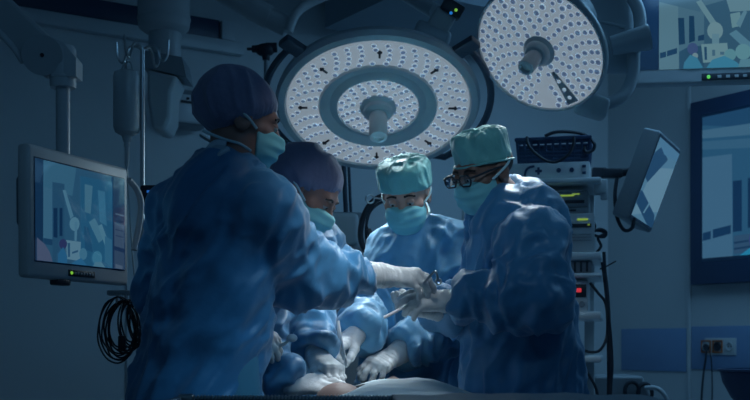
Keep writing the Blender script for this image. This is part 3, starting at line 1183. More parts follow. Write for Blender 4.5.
mb.tube([P(617, 178, 4.66), P(615, 195, 4.64), P(617, 217, 4.62), P(624, 230, 4.6), P(632, 228, 4.6), P(634, 218, 4.6)], .008, 8, smooth=6)
mb.build('cable', M_BLACK, tm)

# ------------------------------------------------------------------ equipment tower on the right
TD = 4.6
fr = V((-0.22, -0.975, 0)).normalized()      # where its fronts look
sx_ = V((0, 0, 1)).cross(fr).normalized()
sx_ = sx_ if sx_.x > 0 else -sx_
TA = (sx_, -fr, V((0, 0, 1)))
TW = 0.36


def trow(px, py): return P(px, py, TD)


tc = P(549, 200, TD)
tc = V((tc.x, tc.y, 0))


def tbox(mb, zc_, hgt, wdt=TW, dep=0.36, off=(0, 0), bev=0.006):
    return mb.box(tc + sx_ * off[0] - fr * (dep / 2 + off[1]) + V((0, 0, zc_)), (wdt, dep, hgt), TA, bev)


def zz(py): return P(0, py, TD).z


cart = thing('equipment_cart', 'tall white equipment tower with shelves behind the surgeon with glasses', 'equipment cart', tc)
for py, hh in ((182, 5.5), (257, 8), (316, 8), (359, 6.5)):
    mb = MB()
    tbox(mb, zz(py), hh * TD / F, TW + 0.05, 0.42, (0.01, -0.03), 0.008)
    mb.build('shelf', M_WHITE, cart)
for sg in (-1, 1):
    mb = MB()
    mb.box(tc + sx_ * sg * 0.155 - fr * 0.405 + V((0, 0, zz(182) / 2 + 0.06)), (.045, .06, zz(182) - 0.1), TA, .008)
    mb.build('post', M_GREY, cart)
mb = MB()
tbox(mb, .12, .05, .46, .46, (0, -.03))
cb = mb.build('base', M_GREY, cart)
for sx2 in (-.19, .19):
    for dy2 in (0.02, 0.38):
        mb = MB()
        q = tc + sx_ * sx2 - fr * dy2
        mb.cyl(q + V((0, 0, .042)) - sx_ * .015, q + V((0, 0, .042)) + sx_ * .015, .042, .042, 20)
        mb.build('caster', M_DARK, cart)
mb = MB()
mb.box(tc + sx_ * .21 - fr * .06 + V((0, 0, zz(187))), (.055, .06, .06), TA, .008)
mb.box(tc + sx_ * .225 - fr * .05 + V((0, 0, zz(194))), (.03, .03, .05), TA, .006)
mb.build('side_clamp', M_GREY, cart)

tops = []


def unit(name, label, cat, y0, y1, wdt, dep, off, m):
    t = thing(name, label, cat, tc + V((0, 0, zz(y1))))
    mb = MB()
    tbox(mb, (zz(y0) + zz(y1)) / 2, zz(y0) - zz(y1), wdt, dep, off)
    b = mb.build('case', m, t)
    f0 = Face(tc + sx_ * (off[0] - wdt / 2) - fr * off[1] + V((0, 0, zz(y1))), sx_ * wdt, V((0, 0, zz(y0) - zz(y1))))
    if f0.n.dot(fr) < 0: f0.n = -f0.n
    return t, b, f0


# white unit with a cross on its front
t, b, f0 = unit('camera_processor', 'white box with dark cross marking on top tower shelf', 'medical device', 162.5, 179, .335, .34, (0, 0), M_WHITE)
mb = MB()
for (u, v, a_, b_) in ((.37, .5, .085, .16), (.37, .5, .03, .45)):
    mb.box(f0.p(u, v, .002), (f0.w * a_, f0.h * b_, .004), (f0.ux, f0.uy, f0.n), .001)
mb.build('cross_mark', M_NAVY, b)
mb = MB()
mb.tube([f0.p(.20, .22, .003), f0.p(.21, .5, .003), f0.p(.25, .72, .003), f0.p(.32, .8, .003)], .005, 8, smooth=4)
mb.build('curved_mark', M_NAVY, b)
for u in (.62, .78):
    mb = MB()
    mb.cyl(f0.p(u, .5, 0), f0.p(u, .5, .008), .010, .009, 18)
    mb.build('knob', M_NAVY, b)
mb = MB()
for v in (.7, .3):
    mb.box(f0.p(.93, v, .002), (.016, .012, .005), (f0.ux, f0.uy, f0.n), .002)
mb.build('buttons', M_NAVY, b)
# recorder units below the shelf
M_GLED = glow(120, 150, 60)
t, b, f0 = unit('insufflator', 'grey unit with a row of yellow-green displays under the top shelf', 'medical device', 191, 207, .25, .32, (.035, .02), M_MID)
mb = MB()
for (u, v, a_, b_) in ((.62, .72, .30, .10), (.45, .82, .10, .07), (.80, .80, .12, .07), (.36, .58, .05, .08), (.24, .60, .05, .10), (.47, .35, .07, .10), (.52, .62, .10, .07)):
    mb.box(f0.p(u, v, .001), (f0.w * a_, f0.h * b_, .003), (f0.ux, f0.uy, f0.n), 0)
mb.build('displays', M_GLED, b)
mb = MB()
mb.box(f0.p(.78, .32, .001), (f0.w * .32, f0.h * .2, .003), (f0.ux, f0.uy, f0.n), .001)
mb.build('socket', M_BLACK, b)
t, b, f0 = unit('video_recorder', 'slim grey recorder with dark slot between two taller units', 'medical device', 207.3, 213.5, .25, .32, (.035, .02), M_MID)
mb = MB()
mb.box(f0.p(.62, .5, .001), (f0.w * .36, f0.h * .3, .003), (f0.ux, f0.uy, f0.n), 0)
mb.build('slot', M_BLACK, b)
t, b, f0 = unit('light_source', 'pale boxy unit with one green bar above the middle shelf', 'medical device', 214, 252.6, .275, .33, (.05, .0), M_GREY)
mb = MB()
mb.box(f0.p(.82, .84, .001), (f0.w * .16, f0.h * .05, .003), (f0.ux, f0.uy, f0.n), 0)
mb.box(f0.p(.91, .70, .001), (f0.w * .04, f0.h * .04, .003), (f0.ux, f0.uy, f0.n), 0)
mb.build('display', M_GLED, b)
mb = MB()
mb.box(f0.p(.8, .68, .001), (f0.w * .3, f0.h * .10, .003), (f0.ux, f0.uy, f0.n), 0)
mb.build('slot', M_BLACK, b)
mb = MB()
for v in (.3, .38, .46):
    mb.box(f0.p(.5, v, .001), (f0.w * .9, f0.h * .02, .003), (f0.ux, f0.uy, f0.n), 0)
mb.build('vents', M_MID, b)
# slatted unit between the two middle shelves
t, b, f0 = unit('power_module', 'low ribbed unit under the middle shelf of the tower', 'medical device', 261, 273.5, .31, .32, (.02, .0), M_MID)
mb = MB()
for k in range(12):
    mb.box(f0.p(.06 + .08 * k, .5, .002), (f0.w * .03, f0.h * .8, .005), (f0.ux, f0.uy, f0.n), .001)
mb.build('ribs', M_DARK, b)
mb = MB()
tbox(mb, zz(276), 4.5 * TD / F, TW + 0.05, 0.42, (0.01, -0.03), 0.008)
mb.build('shelf', M_WHITE, cart)
t, b, f0 = unit('electrosurgical_unit', 'white unit with a small red display on the lower shelf', 'medical device', 281, 312, .25, .3, (.035, .02), M_WHITE)
mb = MB()
mb.box(f0.p(.80, .68, .001), (f0.w * .34, f0.h * .42, .003), (f0.ux, f0.uy, f0.n), .001)
mb.build('display_window', M_DARK, b)
mb = MB()
mb.box(f0.p(.84, .70, .004), (f0.w * .10, f0.h * .13, .003), (f0.ux, f0.uy, f0.n), 0)
mb.box(f0.p(.73, .70, .004), (f0.w * .05, f0.h * .13, .003), (f0.ux, f0.uy, f0.n), 0)
mb.build('red_display', glow(190, 50, 60), b)
for u in (.72, .90):
    mb = MB()
    mb.cyl(f0.p(u, .25, 0), f0.p(u, .25, .012), .013, .011, 16)
    mb.build('knob', M_MID, b)

# basket of cables on top
bt = thing('basket', 'dark blue plastic basket on the very top of the tower', 'basket', tc + V((0, 0, zz(162.4))))
zb, zt_ = zz(162), zz(138)
mb = MB()
bw_, bd_ = .285, .22


def bp(u, v, z):  # corner of basket, wider at the top
    s = 1 + .06 * (z - zb) / (zt_ - zb)
    return tc + sx_ * (u * bw_ / 2 * s + 0.015) - fr * (.14 + v * bd_ / 2 * s) + V((0, 0, z))


for i in range(8):
    z = zb + (zt_ - zb) * i / 7
    rr = .0055 if i not in (0, 7) else .008
    if i in (1, 2, 3) or i == 0: rr = .009
    mb.tube([bp(-1, -1, z), bp(1, -1, z), bp(1, 1, z), bp(-1, 1, z)], rr, 6, closed=True)
for i in range(11):
    u = -1 + 2 * i / 10
    for v in (-1, 1):
        mb.tube([bp(u, v, zb), bp(u, v, zt_)], .0065, 6)
for i in range(1, 8):
    v = -1 + 2 * i / 8
    for u in (-1, 1):
        mb.tube([bp(u, v, zb), bp(u, v, zt_)], .0065, 6)
mb.prism([bp(-1, -1, zb), bp(1, -1, zb), bp(1, 1, zb), bp(-1, 1, zb)], (0, 0, .005))
mb.build('wire_body', M_NAVY, bt)
mb = MB()
mb.prism([bp(-.98, -.96, zb + .006), bp(.98, -.96, zb + .006), bp(.98, .96, zb + .006), bp(-.98, .96, zb + .006)], (0, 0, .07))
mb.build('liner', M_NAVY, bt)
rim = MB()
rim.tube([bp(-1.02, -1.02, zt_), bp(1.02, -1.02, zt_), bp(1.02, 1.02, zt_), bp(-1.02, 1.02, zt_)], .010, 8, closed=True)
rim.build('rim', M_NAVY, bt)


def cable(label, pts, r, m=None, group=None, name='cable', cat='cable', n=7):
    mb = MB()
    mb.tube(pts, r, 8, smooth=n)
    o = mb.build(name, m or M_BLACK, origin=pts[0])
    return props(o, label, cat, group)


e = TD - .16
cable('black cable hanging in a loop over the basket front on the tower', [P(527, 137, e), P(528, 144, e - .01), P(534, 152, e - .02), P(545, 160, e - .02), P(556, 162, e - .02), P(568, 155, e - .02), P(573, 146, e - .01), P(574, 137, e)], .006)
cable('black cable arching over the rim at the basket right end', [P(545, 136, TD), P(556, 132, TD), P(572, 132, TD), P(585, 135, TD), P(594, 143, TD - .02), P(593, 150, TD - .02), P(586, 152, TD - .02), P(584, 146, TD)], .007)
cable('black coiled cable on the right side of the tower below the recorder',
      [P(590, 215, TD), P(595, 226, TD - .02), P(592, 232, TD - .03), P(600, 229, TD - .03), P(606, 232, TD - .03), P(604, 237, TD - .03), P(594, 235, TD - .03), P(592, 231, TD - .02),
       P(601, 231, TD - .02), P(604, 234, TD - .03), P(598, 238, TD - .03), P(601, 246, TD - .02), P(597, 252, TD)], .006)
cable('black cable bundle running straight down beside the tower', [P(603, 262, TD), P(606, 285, TD), P(608, 310, TD), P(609, 345, TD), P(609, 400, TD), P(606, 520, TD), V((P(606, 520, TD).x + .1, TD, .012))], .010)
cable('thinner black cable beside the bundle on the tower', [P(604, 252, TD - .03), P(606, 290, TD - .04), P(610, 330, TD - .04), P(612, 365, TD - .03), P(612, 420, TD - .03), V((P(612, 520, TD).x + .08, TD - .05, .01))], .007)
cable('black cable sagging across the gap above the bottom shelf', [P(590, 283, TD - .02), P(598, 293, TD - .03), P(606, 305, TD - .02), P(607, 335, TD - .02), P(600, 350, TD - .04), P(590, 352, TD - .03), P(583, 350, TD)], .006)
cable('black cable slanting below the bottom tower shelf', [P(582, 366, TD - .05), P(590, 377, TD - .06), P(597, 392, TD - .06), P(600, 420, TD - .05), P(602, 470, TD)], .006)
cable('thin cable sticking out past the tower middle shelf', [P(600, 269, TD - .02), P(607, 266, TD - .04), P(616, 261, TD - .06)], .003)

# ------------------------------------------------------------------ right wall details
axr = (DR, NR, V((0, 0, 1)))
sock = thing('wall_socket', 'white triple power socket plate on the blue wall band', 'socket', RW(720, 356, .01))
mb = MB()
mb.box(RW(720.5, 346.5, .012), (.225, .01, .10), axr, .004)
pl_ = mb.build('plate', M_GREY, sock)
for i, px in enumerate((706, 717.5, 729.5)):
    mb = MB()
    if i < 2:
        c_ = RW(px, 346.5, .019)
        for dx_, dz_, sx3, sz3 in ((-.032, 0, .009, .074), (.032, 0, .009, .074), (0, .033, .074, .009), (0, -.033, .074, .009)):
            mb.box(c_ + DR * dx_ + V((0, 0, dz_)), (sx3, .008, sz3), axr, .002)
        mb.build('socket_frame', mat('orange_brown_plastic', (.42, .13, .05), .5), sock)
    mb = MB()
    mb.lathe([(.026, .0), (.026, .006), (.020, .006), (.019, -.001), (.001, -.001)], RW(px, 346.5, .019), NR, 24)
    so = mb.build('socket_insert', M_DARK if i == 1 else M_GREY, sock)
    mb = MB()
    for dx_ in (-.009, .009):
        mb.cyl(RW(px, 346.5, .0195) + DR * dx_, RW(px, 346.5, .0215) + DR * dx_, .004, .004, 10)
    mb.build('pin_holes', M_BLACK, so)
pg = thing('power_plug', 'black plug with its cord in the leftmost wall socket', 'plug', RW(706, 347, .03))
mb = MB()
mb.cyl(RW(706, 347, .024), RW(706, 347, .06), .02, .016, 18)
mb.build('plug_body', M_BLACK, pg)
mb = MB()
mb.tube([RW(706, 347, .055), RW(706, 356, .06), RW(704, 370, .05), RW(702, 390, .04), RW(700, 430, .04), RW(699, 470, .05)], .006, 8, smooth=5)
mb.build('cord', M_BLACK, pg)
cable('thin black cord hanging between the two left wall sockets', [RW(709, 350, .03), RW(711, 358, .035), RW(712, 375, .03), RW(712, 400, .03), RW(710, 450, .03)], .0035)

bd = 4.6
bn = thing('basin_stand', 'dark basin with a thick rim at the bottom right corner', 'basin', (P(752, 0, bd).x, bd, 0))
bc = V((P(756, 0, bd).x, bd, 0))
zt2 = P(0, 369, bd).z
mb = MB()
mb.lathe([(.001, zt2 - .15), (.07, zt2 - .15), (.10, zt2 - .12), (.135, zt2 - .055), (.145, zt2 - .012), (.157, zt2 - .008), (.157, zt2), (.143, zt2 + .002), (.13, zt2 - .05), (.09, zt2 - .11), (.001, zt2 - .13)],
         bc, (0, 0, 1), 40)
mb.build('bowl', M_NAVY, bn)
mb = MB()
mb.cyl(bc + V((0, 0, .05)), bc + V((0, 0, zt2 - .14)), .02, .02, 20)
mb.build('column', M_STEEL, bn)
for k in range(4):
    a_ = math.pi / 4 + k * math.pi / 2
    mb = MB()
    mb.tube([bc + V((0, 0, .07)), bc + V((math.cos(a_) * .2, math.sin(a_) * .2, .04))], .014, 10)
    mb.ball(bc + V((math.cos(a_) * .2, math.sin(a_) * .2, .026)), .026, n=14)
    mb.build('leg', M_STEEL, bn)

sd = 5.0
su = thing('suction_unit', 'grey box with two round hose loops low right of the tower', 'suction unit', (P(620, 0, sd).x, sd, 0))
zt3 = P(0, 376, sd).z
mb = MB()
xl, xr2, xrt = P(592, 0, sd).x, P(652, 0, sd).x, P(643, 0, sd).x
mb.prism([V((xl, sd, .08)), V((xr2, sd, .08)), V((xr2, sd, zt3 - .10)), V((xrt, sd, zt3)), V((xl, sd, zt3))], (0, .3, 0))
o = mb.build('case', M_MID, su)
bv = o.modifiers.new('bevel', 'BEVEL')
bv.width = .012
bv.segments = 3
for px, py in ((632, 391), (645, 393)):
    c_ = P(px, py, sd - .02)
    mb = MB()
    mb.tube([c_ + V((math.cos(t_) * .032, 0, math.sin(t_) * .042)) for t_ in [2 * math.pi * k_ / 24 for k_ in range(24)]], .009, 8, closed=True)
    mb.build('hose_loop', M_DARK, su)
mb = MB()
mb.tube([P(645, 388, sd - .03), P(655, 388, sd - .05), P(662, 392, sd - .06), P(667, 402, sd - .05), P(668, 430, sd)], .011, 10, smooth=5)
mb.build('hose', M_GREY, su)
for sxx in (xl + .04, xr2 - .04):
    for yy in (sd + .05, sd + .25):
        mb = MB()
        mb.cyl((sxx - .015, yy, .04), (sxx + .015, yy, .04), .04, .04, 18)
        mb.build('caster', M_DARK, su)

# ------------------------------------------------------------------ things at the left: infusion pole, bottle, cables
ivd = 3.8
ip = P(142.5, 50, ivd)
iv = thing('infusion_pole', 'steel infusion pole with four hooks left of the standing woman', 'infusion pole', (ip.x, ivd, 0))
mb = MB()
mb.cyl((ip.x, ivd, .06), (ip.x, ivd, P(0, 47, ivd).z), .008, .008, 16)
mb.build('pole', M_STEEL, iv)
ht = P(0, 47, ivd).z
for dx_, dy_ in ((-1, .15), (1, -.15), (-.45, -.9), (.45, .9)):
    mb = MB()
    e_ = V((dx_, dy_, 0)) * .085
    b0 = V((ip.x, ivd, ht - .01))
    mb.tube([b0, b0 + e_ * .4 + V((0, 0, .015)), b0 + e_ * .62 + V((0, 0, .0)), b0 + e_ * .75 + V((0, 0, -.035)), b0 + e_ * .9 + V((0, 0, -.04)), b0 + e_ * 1.05 + V((0, 0, -.02)), b0 + e_ * 1.1 + V((0, 0, .03))],
            .0045, 8, smooth=5)
    mb.build('hook', M_STEEL, iv)
for k_ in range(5):
    a_ = 2 * math.pi * k_ / 5 + .3
    mb = MB()
    b0 = V((ip.x, ivd, .07))
    mb.tube([b0, b0 + V((math.cos(a_) * .28, math.sin(a_) * .28, -.03))], .014, 10)
    mb.ball(b0 + V((math.cos(a_) * .28, math.sin(a_) * .28, -.042)), .027, n=14)
    mb.build('leg', M_STEEL, iv)

bcx = P(127, 70, ivd)
ivb = thing('infusion_bottle', 'clear upside-down infusion bottle hanging from the pole hook', 'infusion bottle', P(127, 145, ivd))
zt4, zb4 = P(0, 71, ivd).z, P(0, 136, ivd).z
mb = MB()
r_ = .047
mb.lathe([(.001, zt4), (.03, zt4), (r_ * .92, zt4 - .006), (r_, zt4 - .02), (r_, zb4 + .03), (r_ * .85, zb4 + .012), (.018, zb4), (.012, zb4 - .02), (.001, zb4 - .02)], (bcx.x, ivd, 0), (0, 0, 1), 32)
bo = mb.build('bottle', M_CLEAR, ivb)
mb = MB()
mb.lathe([(.001, zt4 - .05), (r_ * .93, zt4 - .05), (r_ * .93, zb4 + .032), (r_ * .78, zb4 + .016), (.012, zb4 + .004), (.001, zb4 + .004)], (bcx.x, ivd, 0), (0, 0, 1), 28)
mb.build('fluid', M_FLUID, bo)
mb = MB()
mb.tube([V((bcx.x - .02, ivd, zt4)), V((bcx.x - .008, ivd, zt4 + .025)), V((bcx.x + .012, ivd, zt4 + .03)), V((bcx.x + .02, ivd, zt4))], .003, 8, smooth=5)
mb.build('hanger', M_CLEAR, ivb)
mb = MB()
zd = zb4 - .02
mb.lathe([(.001, zd), (.010, zd), (.011, zd - .015), (.008, zd - .02), (.008, zd - .075), (.004, zd - .09), (.001, zd - .09)], (bcx.x, ivd, 0), (0, 0, 1), 20)
mb.build('drip_chamber', M_CLEAR, ivb)
mb = MB()
mb.tube([V((bcx.x, ivd, zd - .085)), P(128, 185, ivd), P(130, 215, ivd - .02), P(133, 260, ivd - .03), P(137, 300, ivd - .03)], .003, 8, smooth=5)
mb.build('tubing', M_CLEAR, ivb)

pm = thing('infusion_pump', 'small dark pump with a blue light clamped to the infusion pole', 'pump', P(155, 196, ivd))
mb = MB()
mb.box(P(154, 197, ivd - .01), (.085, .07, .075), None, .01, 3)
pc = mb.build('case', M_DARK, pm)
mb = MB()
mb.box(P(152, 191.5, ivd - .047), (.035, .004, .008), None, 0)
mb.build('blue_light', glow(30, 90, 170), pc)

cr = thing('cable_hanger', 'pale bracket clamped to the infusion pole below the left monitor', 'bracket', P(127, 296, ivd))
mb = MB()
mb.box(P(127, 293, ivd - .02), (.13, .04, .018), None, .004)
mb.build('bar', M_GREY, cr)
for px in (117, 121.5, 126, 130.5, 135):
    mb = MB()
    mb.tube([P(px, 294, ivd - .035), P(px, 300, ivd - .045), P(px, 305, ivd - .055), P(px, 303, ivd - .07)], .0045, 8, smooth=4)
    mb.build('peg', M_GREY, cr)
rc = random.Random(4)
clabs = ['loosely coiled dark lead hanging lowest at the left of the pole bracket', 'coiled dark lead on the bracket, second from its outer end',
         'coiled dark lead in the middle of the pole bracket', 'coiled dark lead hanging nearest the pole on the bracket',
         'tight dark coil hanging against the infusion pole']
for i, (px, cx_, cy_, rx_, ry_) in enumerate(((117, 118, 330, 20, 33), (121.5, 121, 331, 17, 30), (126, 125, 327, 19, 27), (130.5, 133, 324, 14, 24), (135, 140, 322, 12, 22))):
    mb = MB()
    pts = []
    for tn in range(3):
        for k_ in range(10):
            t_ = math.pi / 2 + 2 * math.pi * k_ / 10
            j_ = 1 + rc.uniform(-.06, .06) - tn * .10
            top = abs(t_ - math.pi / 2) < .01
            pts.append(P(cx_ + rx_ * j_ * math.cos(t_) + (px - cx_) * max(0, math.sin(t_)), cy_ - ry_ * (1 if top else j_) * math.sin(t_), ivd - .055 - tn * .008 + rc.uniform(-.006, .006)))
    mb.tube(pts, .0030, 7, smooth=4)
    o = mb.build('cable_coil', M_BLACK, origin=P(px, 300, ivd - .05))
    props(o, clabs[i], 'cable', 'coiled leads on the pole bracket')
    if i in (1, 3):
        mb = MB()
        mb.box(P(cx_ - 3 + 4 * i, cy_ + 12, ivd - .075), (.025, .02, .05), None, .005)
        mb.build('connector', M_BLACK, o)

# thin stand with a black clamp behind the woman in front
sp = P(266, 60, 5.0)
st2 = thing('clamp_stand', 'thin dark stand with a black clamp head left of the big lamp', 'stand', (sp.x, 5.0, 0))
mb = MB()
mb.cyl((sp.x, 5.0, .03), (sp.x, 5.0, P(0, 52, 5.0).z), .010, .010, 16)
mb.build('rod', M_MID, st2)
mb = MB()
mb.ball(P(265, 50, 5.0), (.045, .035, .03))
mb.cyl(P(252, 49, 5.0), P(263, 49, 5.0), .016, .02, 16)
mb.cyl(P(266, 48, 5.0), P(277, 47.5, 5.0), .024, .022, 16)
mb.cyl(P(247, 49, 5.0), P(253, 49, 5.0), .007, .007, 10)
mb.cyl((sp.x, 5.0, P(0, 60, 5.0).z), (sp.x, 5.0, P(0, 54, 5.0).z), .016, .02, 16)
mb.build('clamp', M_BLACK, st2)
mb = MB()
mb.lathe([(.001, .03), (.16, .02), (.17, 0.0), (.001, 0.0)], (sp.x, 5.0, 0), (0, 0, 1), 36)
mb.build('base', M_MID, st2)

# console between the second woman and the middle surgeon
cd = 4.75
con = thing('anaesthesia_console', 'grey two-tier console behind the forearm of the standing woman', 'console', (P(342, 0, cd).x, cd, 0))
mb = MB()
mb.box(P(334, 232, cd + .12), (.22, .26, .14), None, .02, 3)
mb.build('upper_case', M_GREY, con)
mb = MB()
mb.box(P(345, 224, cd + .17), (.16, .2, .085), None, .012, 3)
mb.build('top_case', M_MID, con)
mb = MB()
zc5 = P(0, 246, cd).z
mb.box((P(340, 0, cd).x, cd + .16, (zc5 + .1) / 2), (.34, .32, zc5 - .1), None, .015, 3)
mb.build('cabinet', M_MID, con)
for px, r9 in ((347, .011), (352, .007)):
    mb = MB()
    top = P(px - 5, 128, cd + .3)
    mb.cyl(top, P(px, 236, cd + .3), r9, r9, 14)
    mb.build('upright', M_LAMPD, con)
for xx in (-.13, .13):
    for yy in (.06, .26):
        mb = MB()
        mb.cyl((P(340, 0, cd).x + xx - .015, cd + yy, .05), (P(340, 0, cd).x + xx + .015, cd + yy, .05), .05, .05, 18)
        mb.build('caster', M_DARK, con)
cd2 = 4.55
cable('thick black hose curving down behind the middle surgeon', [P(392, 196, cd2), P(380, 197, cd2), P(369, 206, cd2), P(362, 222, cd2), P(361, 240, cd2), P(368, 254, cd2), P(382, 268, cd2)], .012, name='hose', cat='hose')
cable('thin black hose inside the thick one behind the middle surgeon', [P(390, 200, cd2), P(378, 204, cd2), P(369, 214, cd2), P(366, 232, cd2), P(369, 248, cd2), P(378, 262, cd2)], .006, name='hose', cat='hose')
t = thing('cable_connector', 'black connector dangling on a lead inside the black hoses', 'connector', P(371, 237, cd2 - .05))
mb = MB()
mb.tube([P(372, 237, cd2 - .05), P(367, 226, cd2 - .05), P(368, 214, cd2 - .05), P(374, 204, cd2 - .05), P(384, 198, cd2 - .04)], .0035, 8, smooth=5)
mb.build('lead', M_BLACK, t)
mb = MB()
mb.box(P(370.5, 234.5, cd2 - .05), (.024, .024, .05), (V((.9, 0, .43)), V((0, 1, 0)), V((-.43, 0, .9))), .006)
mb.build('plug', M_BLACK, t)
t = thing('clip_ring', 'small steel ring above the black hoses beside the teal cap', 'ring', P(370, 199, cd2 - .06))
mb = MB()
mb.tube([P(370, 199, cd2 - .06) + V((math.cos(q_) * .017, 0, math.sin(q_) * .017)) for q_ in [2 * math.pi * k_ / 20 for k_ in range(20)]], .0035, 8, closed=True)
mb.tube([P(374, 198, cd2 - .06), P(384, 199, cd2 - .05), P(392, 198, cd2 - .03)], .0035, 8)
mb.build('ring', M_STEEL, t)

# ------------------------------------------------------------------ people


class Frame:
    def __init__(s, o, f, roll=0.0):
        s.o = V(o)
        s.f = V(f).normalized()
        l = V((0, 0, 1)).cross(s.f).normalized()
        u = s.f.cross(l).normalized()
        cr_, sr_ = math.cos(roll), math.sin(roll)
        s.l = l * cr_ + u * sr_
        s.u = u * cr_ - l * sr_

    def p(s, x, y, z): return s.o + s.f * x + s.l * y + s.u * z
    def ax(s): return (s.f, s.l, s.u)


def add_head(S, h, neck):
    A = h.ax()
    S.ell(h.p(-.012, 0, .035), (.098, .077, .088), A, .02)
    S.ell(h.p(.035, 0, -.035), (.060, .060, .080), A, .03)
    S.cone(h.p(.0, .048, -.065), h.p(.062, .012, -.100), .022, .020, .025)
    S.cone(h.p(.0, -.048, -.065), h.p(.062, -.012, -.100), .022, .020, .025)
    S.cone(h.p(.072, -.012, -.100), h.p(.072, .012, -.100), .018, .018, .02)
    S.cone(h.p(.078, -.036, .022), h.p(.078, .036, .022), .014, .014, .015)
    for sg in (-1, 1):
        S.ell(h.p(.098, .031 * sg, .000), (.018, .020, .013), A, .012, '-')
        S.cone(h.p(.07, .040 * sg, -.025), h.p(.055, .055 * sg, -.02), .016, .014, .02)
        S.ell(h.p(.082, .031 * sg, -.001), (.012, .013, .012), A, .004)
    S.cone(h.p(.088, 0, .006), h.p(.113, 0, -.036), .009, .012, .012)
    for sg in (-1, 1): S.ell(h.p(.103, .010 * sg, -.038), (.011, .008, .008), A, .008)
    S.cone(h.p(.093, -.018, -.064), h.p(.093, .018, -.064), .0065, .0065, .008)
    S.cone(h.p(.090, -.015, -.074), h.p(.090, .015, -.074), .0070, .0070, .008)
    for sg in (-1, 1):
        S.ell(h.p(-.008, .078 * sg, -.008), (.026, .010, .033), A, .008)
        S.ell(h.p(-.002, .088 * sg, -.006), (.013, .007, .018), A, .006, '-')
    S.cone(h.p(-.025, 0, -.05), neck, .055, .060, .03)


def person(name_label, h, neck, shR, shL, elR, elL, wrR, wrL, hip, feet, skin, gown, gowns, trunk):
    """trunk: list of (point, radius, flatness) from chest down to hem, plus its sideways direction"""
    root = thing('person', name_label, 'person', (hip.x, hip.y, 0))
    S = SDF()
    add_head(S, h, neck)
    ch = (shR + shL) / 2
    side = (shL - shR).normalized()
    S.cone(neck, ch - V((0, 0, .10)), .065, .11, .06)
    S.cone(shR, shL, .052, .052, .05)
    S.cone(ch - V((0, 0, .10)), hip, .14, .13, .05, wide=side, flat=.62)
    for a_, b_, c_ in ((shR, elR, wrR), (shL, elL, wrL)):
        S.cone(a_, b_, .048, .038, .03)
        S.cone(b_, c_, .038, .026, .02)
    for sg, ft_ in ((-1, feet[0]), (1, feet[1])):
        hj = hip + side * .085 * sg - V((0, 0, .04))
        kn_ = (hj + ft_) / 2 + V((0, 0, .02))
        S.cone(hj, kn_, .078, .052, .04)
        S.cone(kn_, ft_ + V((0, 0, .09)), .05, .035, .03)
    S.build('body', skin, root, .0055)
    # clogs and trousers
    for sg, ft_ in ((-1, feet[0]), (1, feet[1])):
        hj = hip + side * .085 * sg - V((0, 0, .04))
        kn_ = (hj + ft_) / 2 + V((0, 0, .02))
        T = SDF()
        T.cone(hj, kn_, .092, .075, .05, fold=(4, 12, 1, .2))
        T.cone(kn_, ft_ + V((0, 0, .08)), .075, .068, .05, fold=(5, 12, 1, .2))
        T.build('trouser_leg', M_TROUSER, root, .014, fold_amp=.008)
        K = SDF()
        fd = V((h.f.x, h.f.y, 0)).normalized()
        K.cone(ft_ + V((0, 0, .045)) - fd * .06, ft_ + fd * .16 + V((0, 0, .04)), .042, .04, .03)
        K.cone(ft_ + V((0, 0, .045)), ft_ + V((0, 0, .09)), .042, .045, .03)
        K.fn(lambda X: -(X[:, 2] - .0), ft_ - V((.3, .3, .3)), ft_ + V((.3, .3, .2)), .004, '&')
        K.build('shoe', M_WHITE, root, .008)
    # gown
    G = SDF()
    cuts = []
    side0 = side
    G.cone(shR, shL, gowns['sh'], gowns['sh'], .07, fold=(9, 12, .7, .3))
    G.cone(ch + V((0, 0, .0)), neck + V((0, 0, .0)), gowns.get('neckr0', .11), .068, .08)
    for i in range(len(trunk) - 1):
        (p0, r0, f0_), (p1, r1, f1_) = trunk[i], trunk[i + 1]
        G.cone(p0, p1, r0, r1, .08, wide=side0, flat=(f0_ + f1_) / 2, fold=(2.6, 13, 1.35, gowns.get('slant', .25)))
    for key, a_, b_, c_ in (('R', shR, elR, wrR), ('L', shL, elL, wrL)):
        ra, rb, rc_ = gowns[key]
        fr_ = gowns.get('cut' + key, .93)
        G.cone(a_, b_, ra, rb, .06, fold=(9, 10, 1.2, .5))
        cu = b_ + (c_ - b_) * fr_
        G.cone(b_, cu, rb, rc_, .06, fold=(13, 9, 1.2, .6))
        cuts.append((cu, (c_ - b_).normalized(), rc_ + .035))
    for cu, dv, rs in cuts:
        G.fn(lambda X, cu=npv(cu), dv=npv(dv), rs=rs: np.maximum(-((X - cu) @ dv), np.linalg.norm(X - cu, axis=1) - rs), cu - V((rs, rs, rs)), cu + V((rs, rs, rs)), .006, '-')
    zh = trunk[-1][0].z
    G.fn(lambda X: zh - X[:, 2], trunk[-1][0] - V((.6, .6, .6)), trunk[-1][0] + V((.6, .6, 0)), .01, '&')
    go = G.build('gown', gown, root, .0085, fold_amp=gowns.get('fold', .016), seed=gowns.get('seed', 1))
    # knitted collar ring around the neck
    ndir = (h.p(-.025, 0, -.05) - neck).normalized()
    a_, b_, c_ = ortho(ndir)
    mb = MB()
    mb.tube([neck + ndir * .035 + (b_ * math.cos(q_) + c_ * math.sin(q_)) * .066 + ndir * .008 * math.sin(2 * q_) for q_ in [2 * math.pi * k_ / 28 for k_ in range(28)]], .008, 8, closed=True)
    mb.build('collar', M_TIE, go)
    return root, go, S


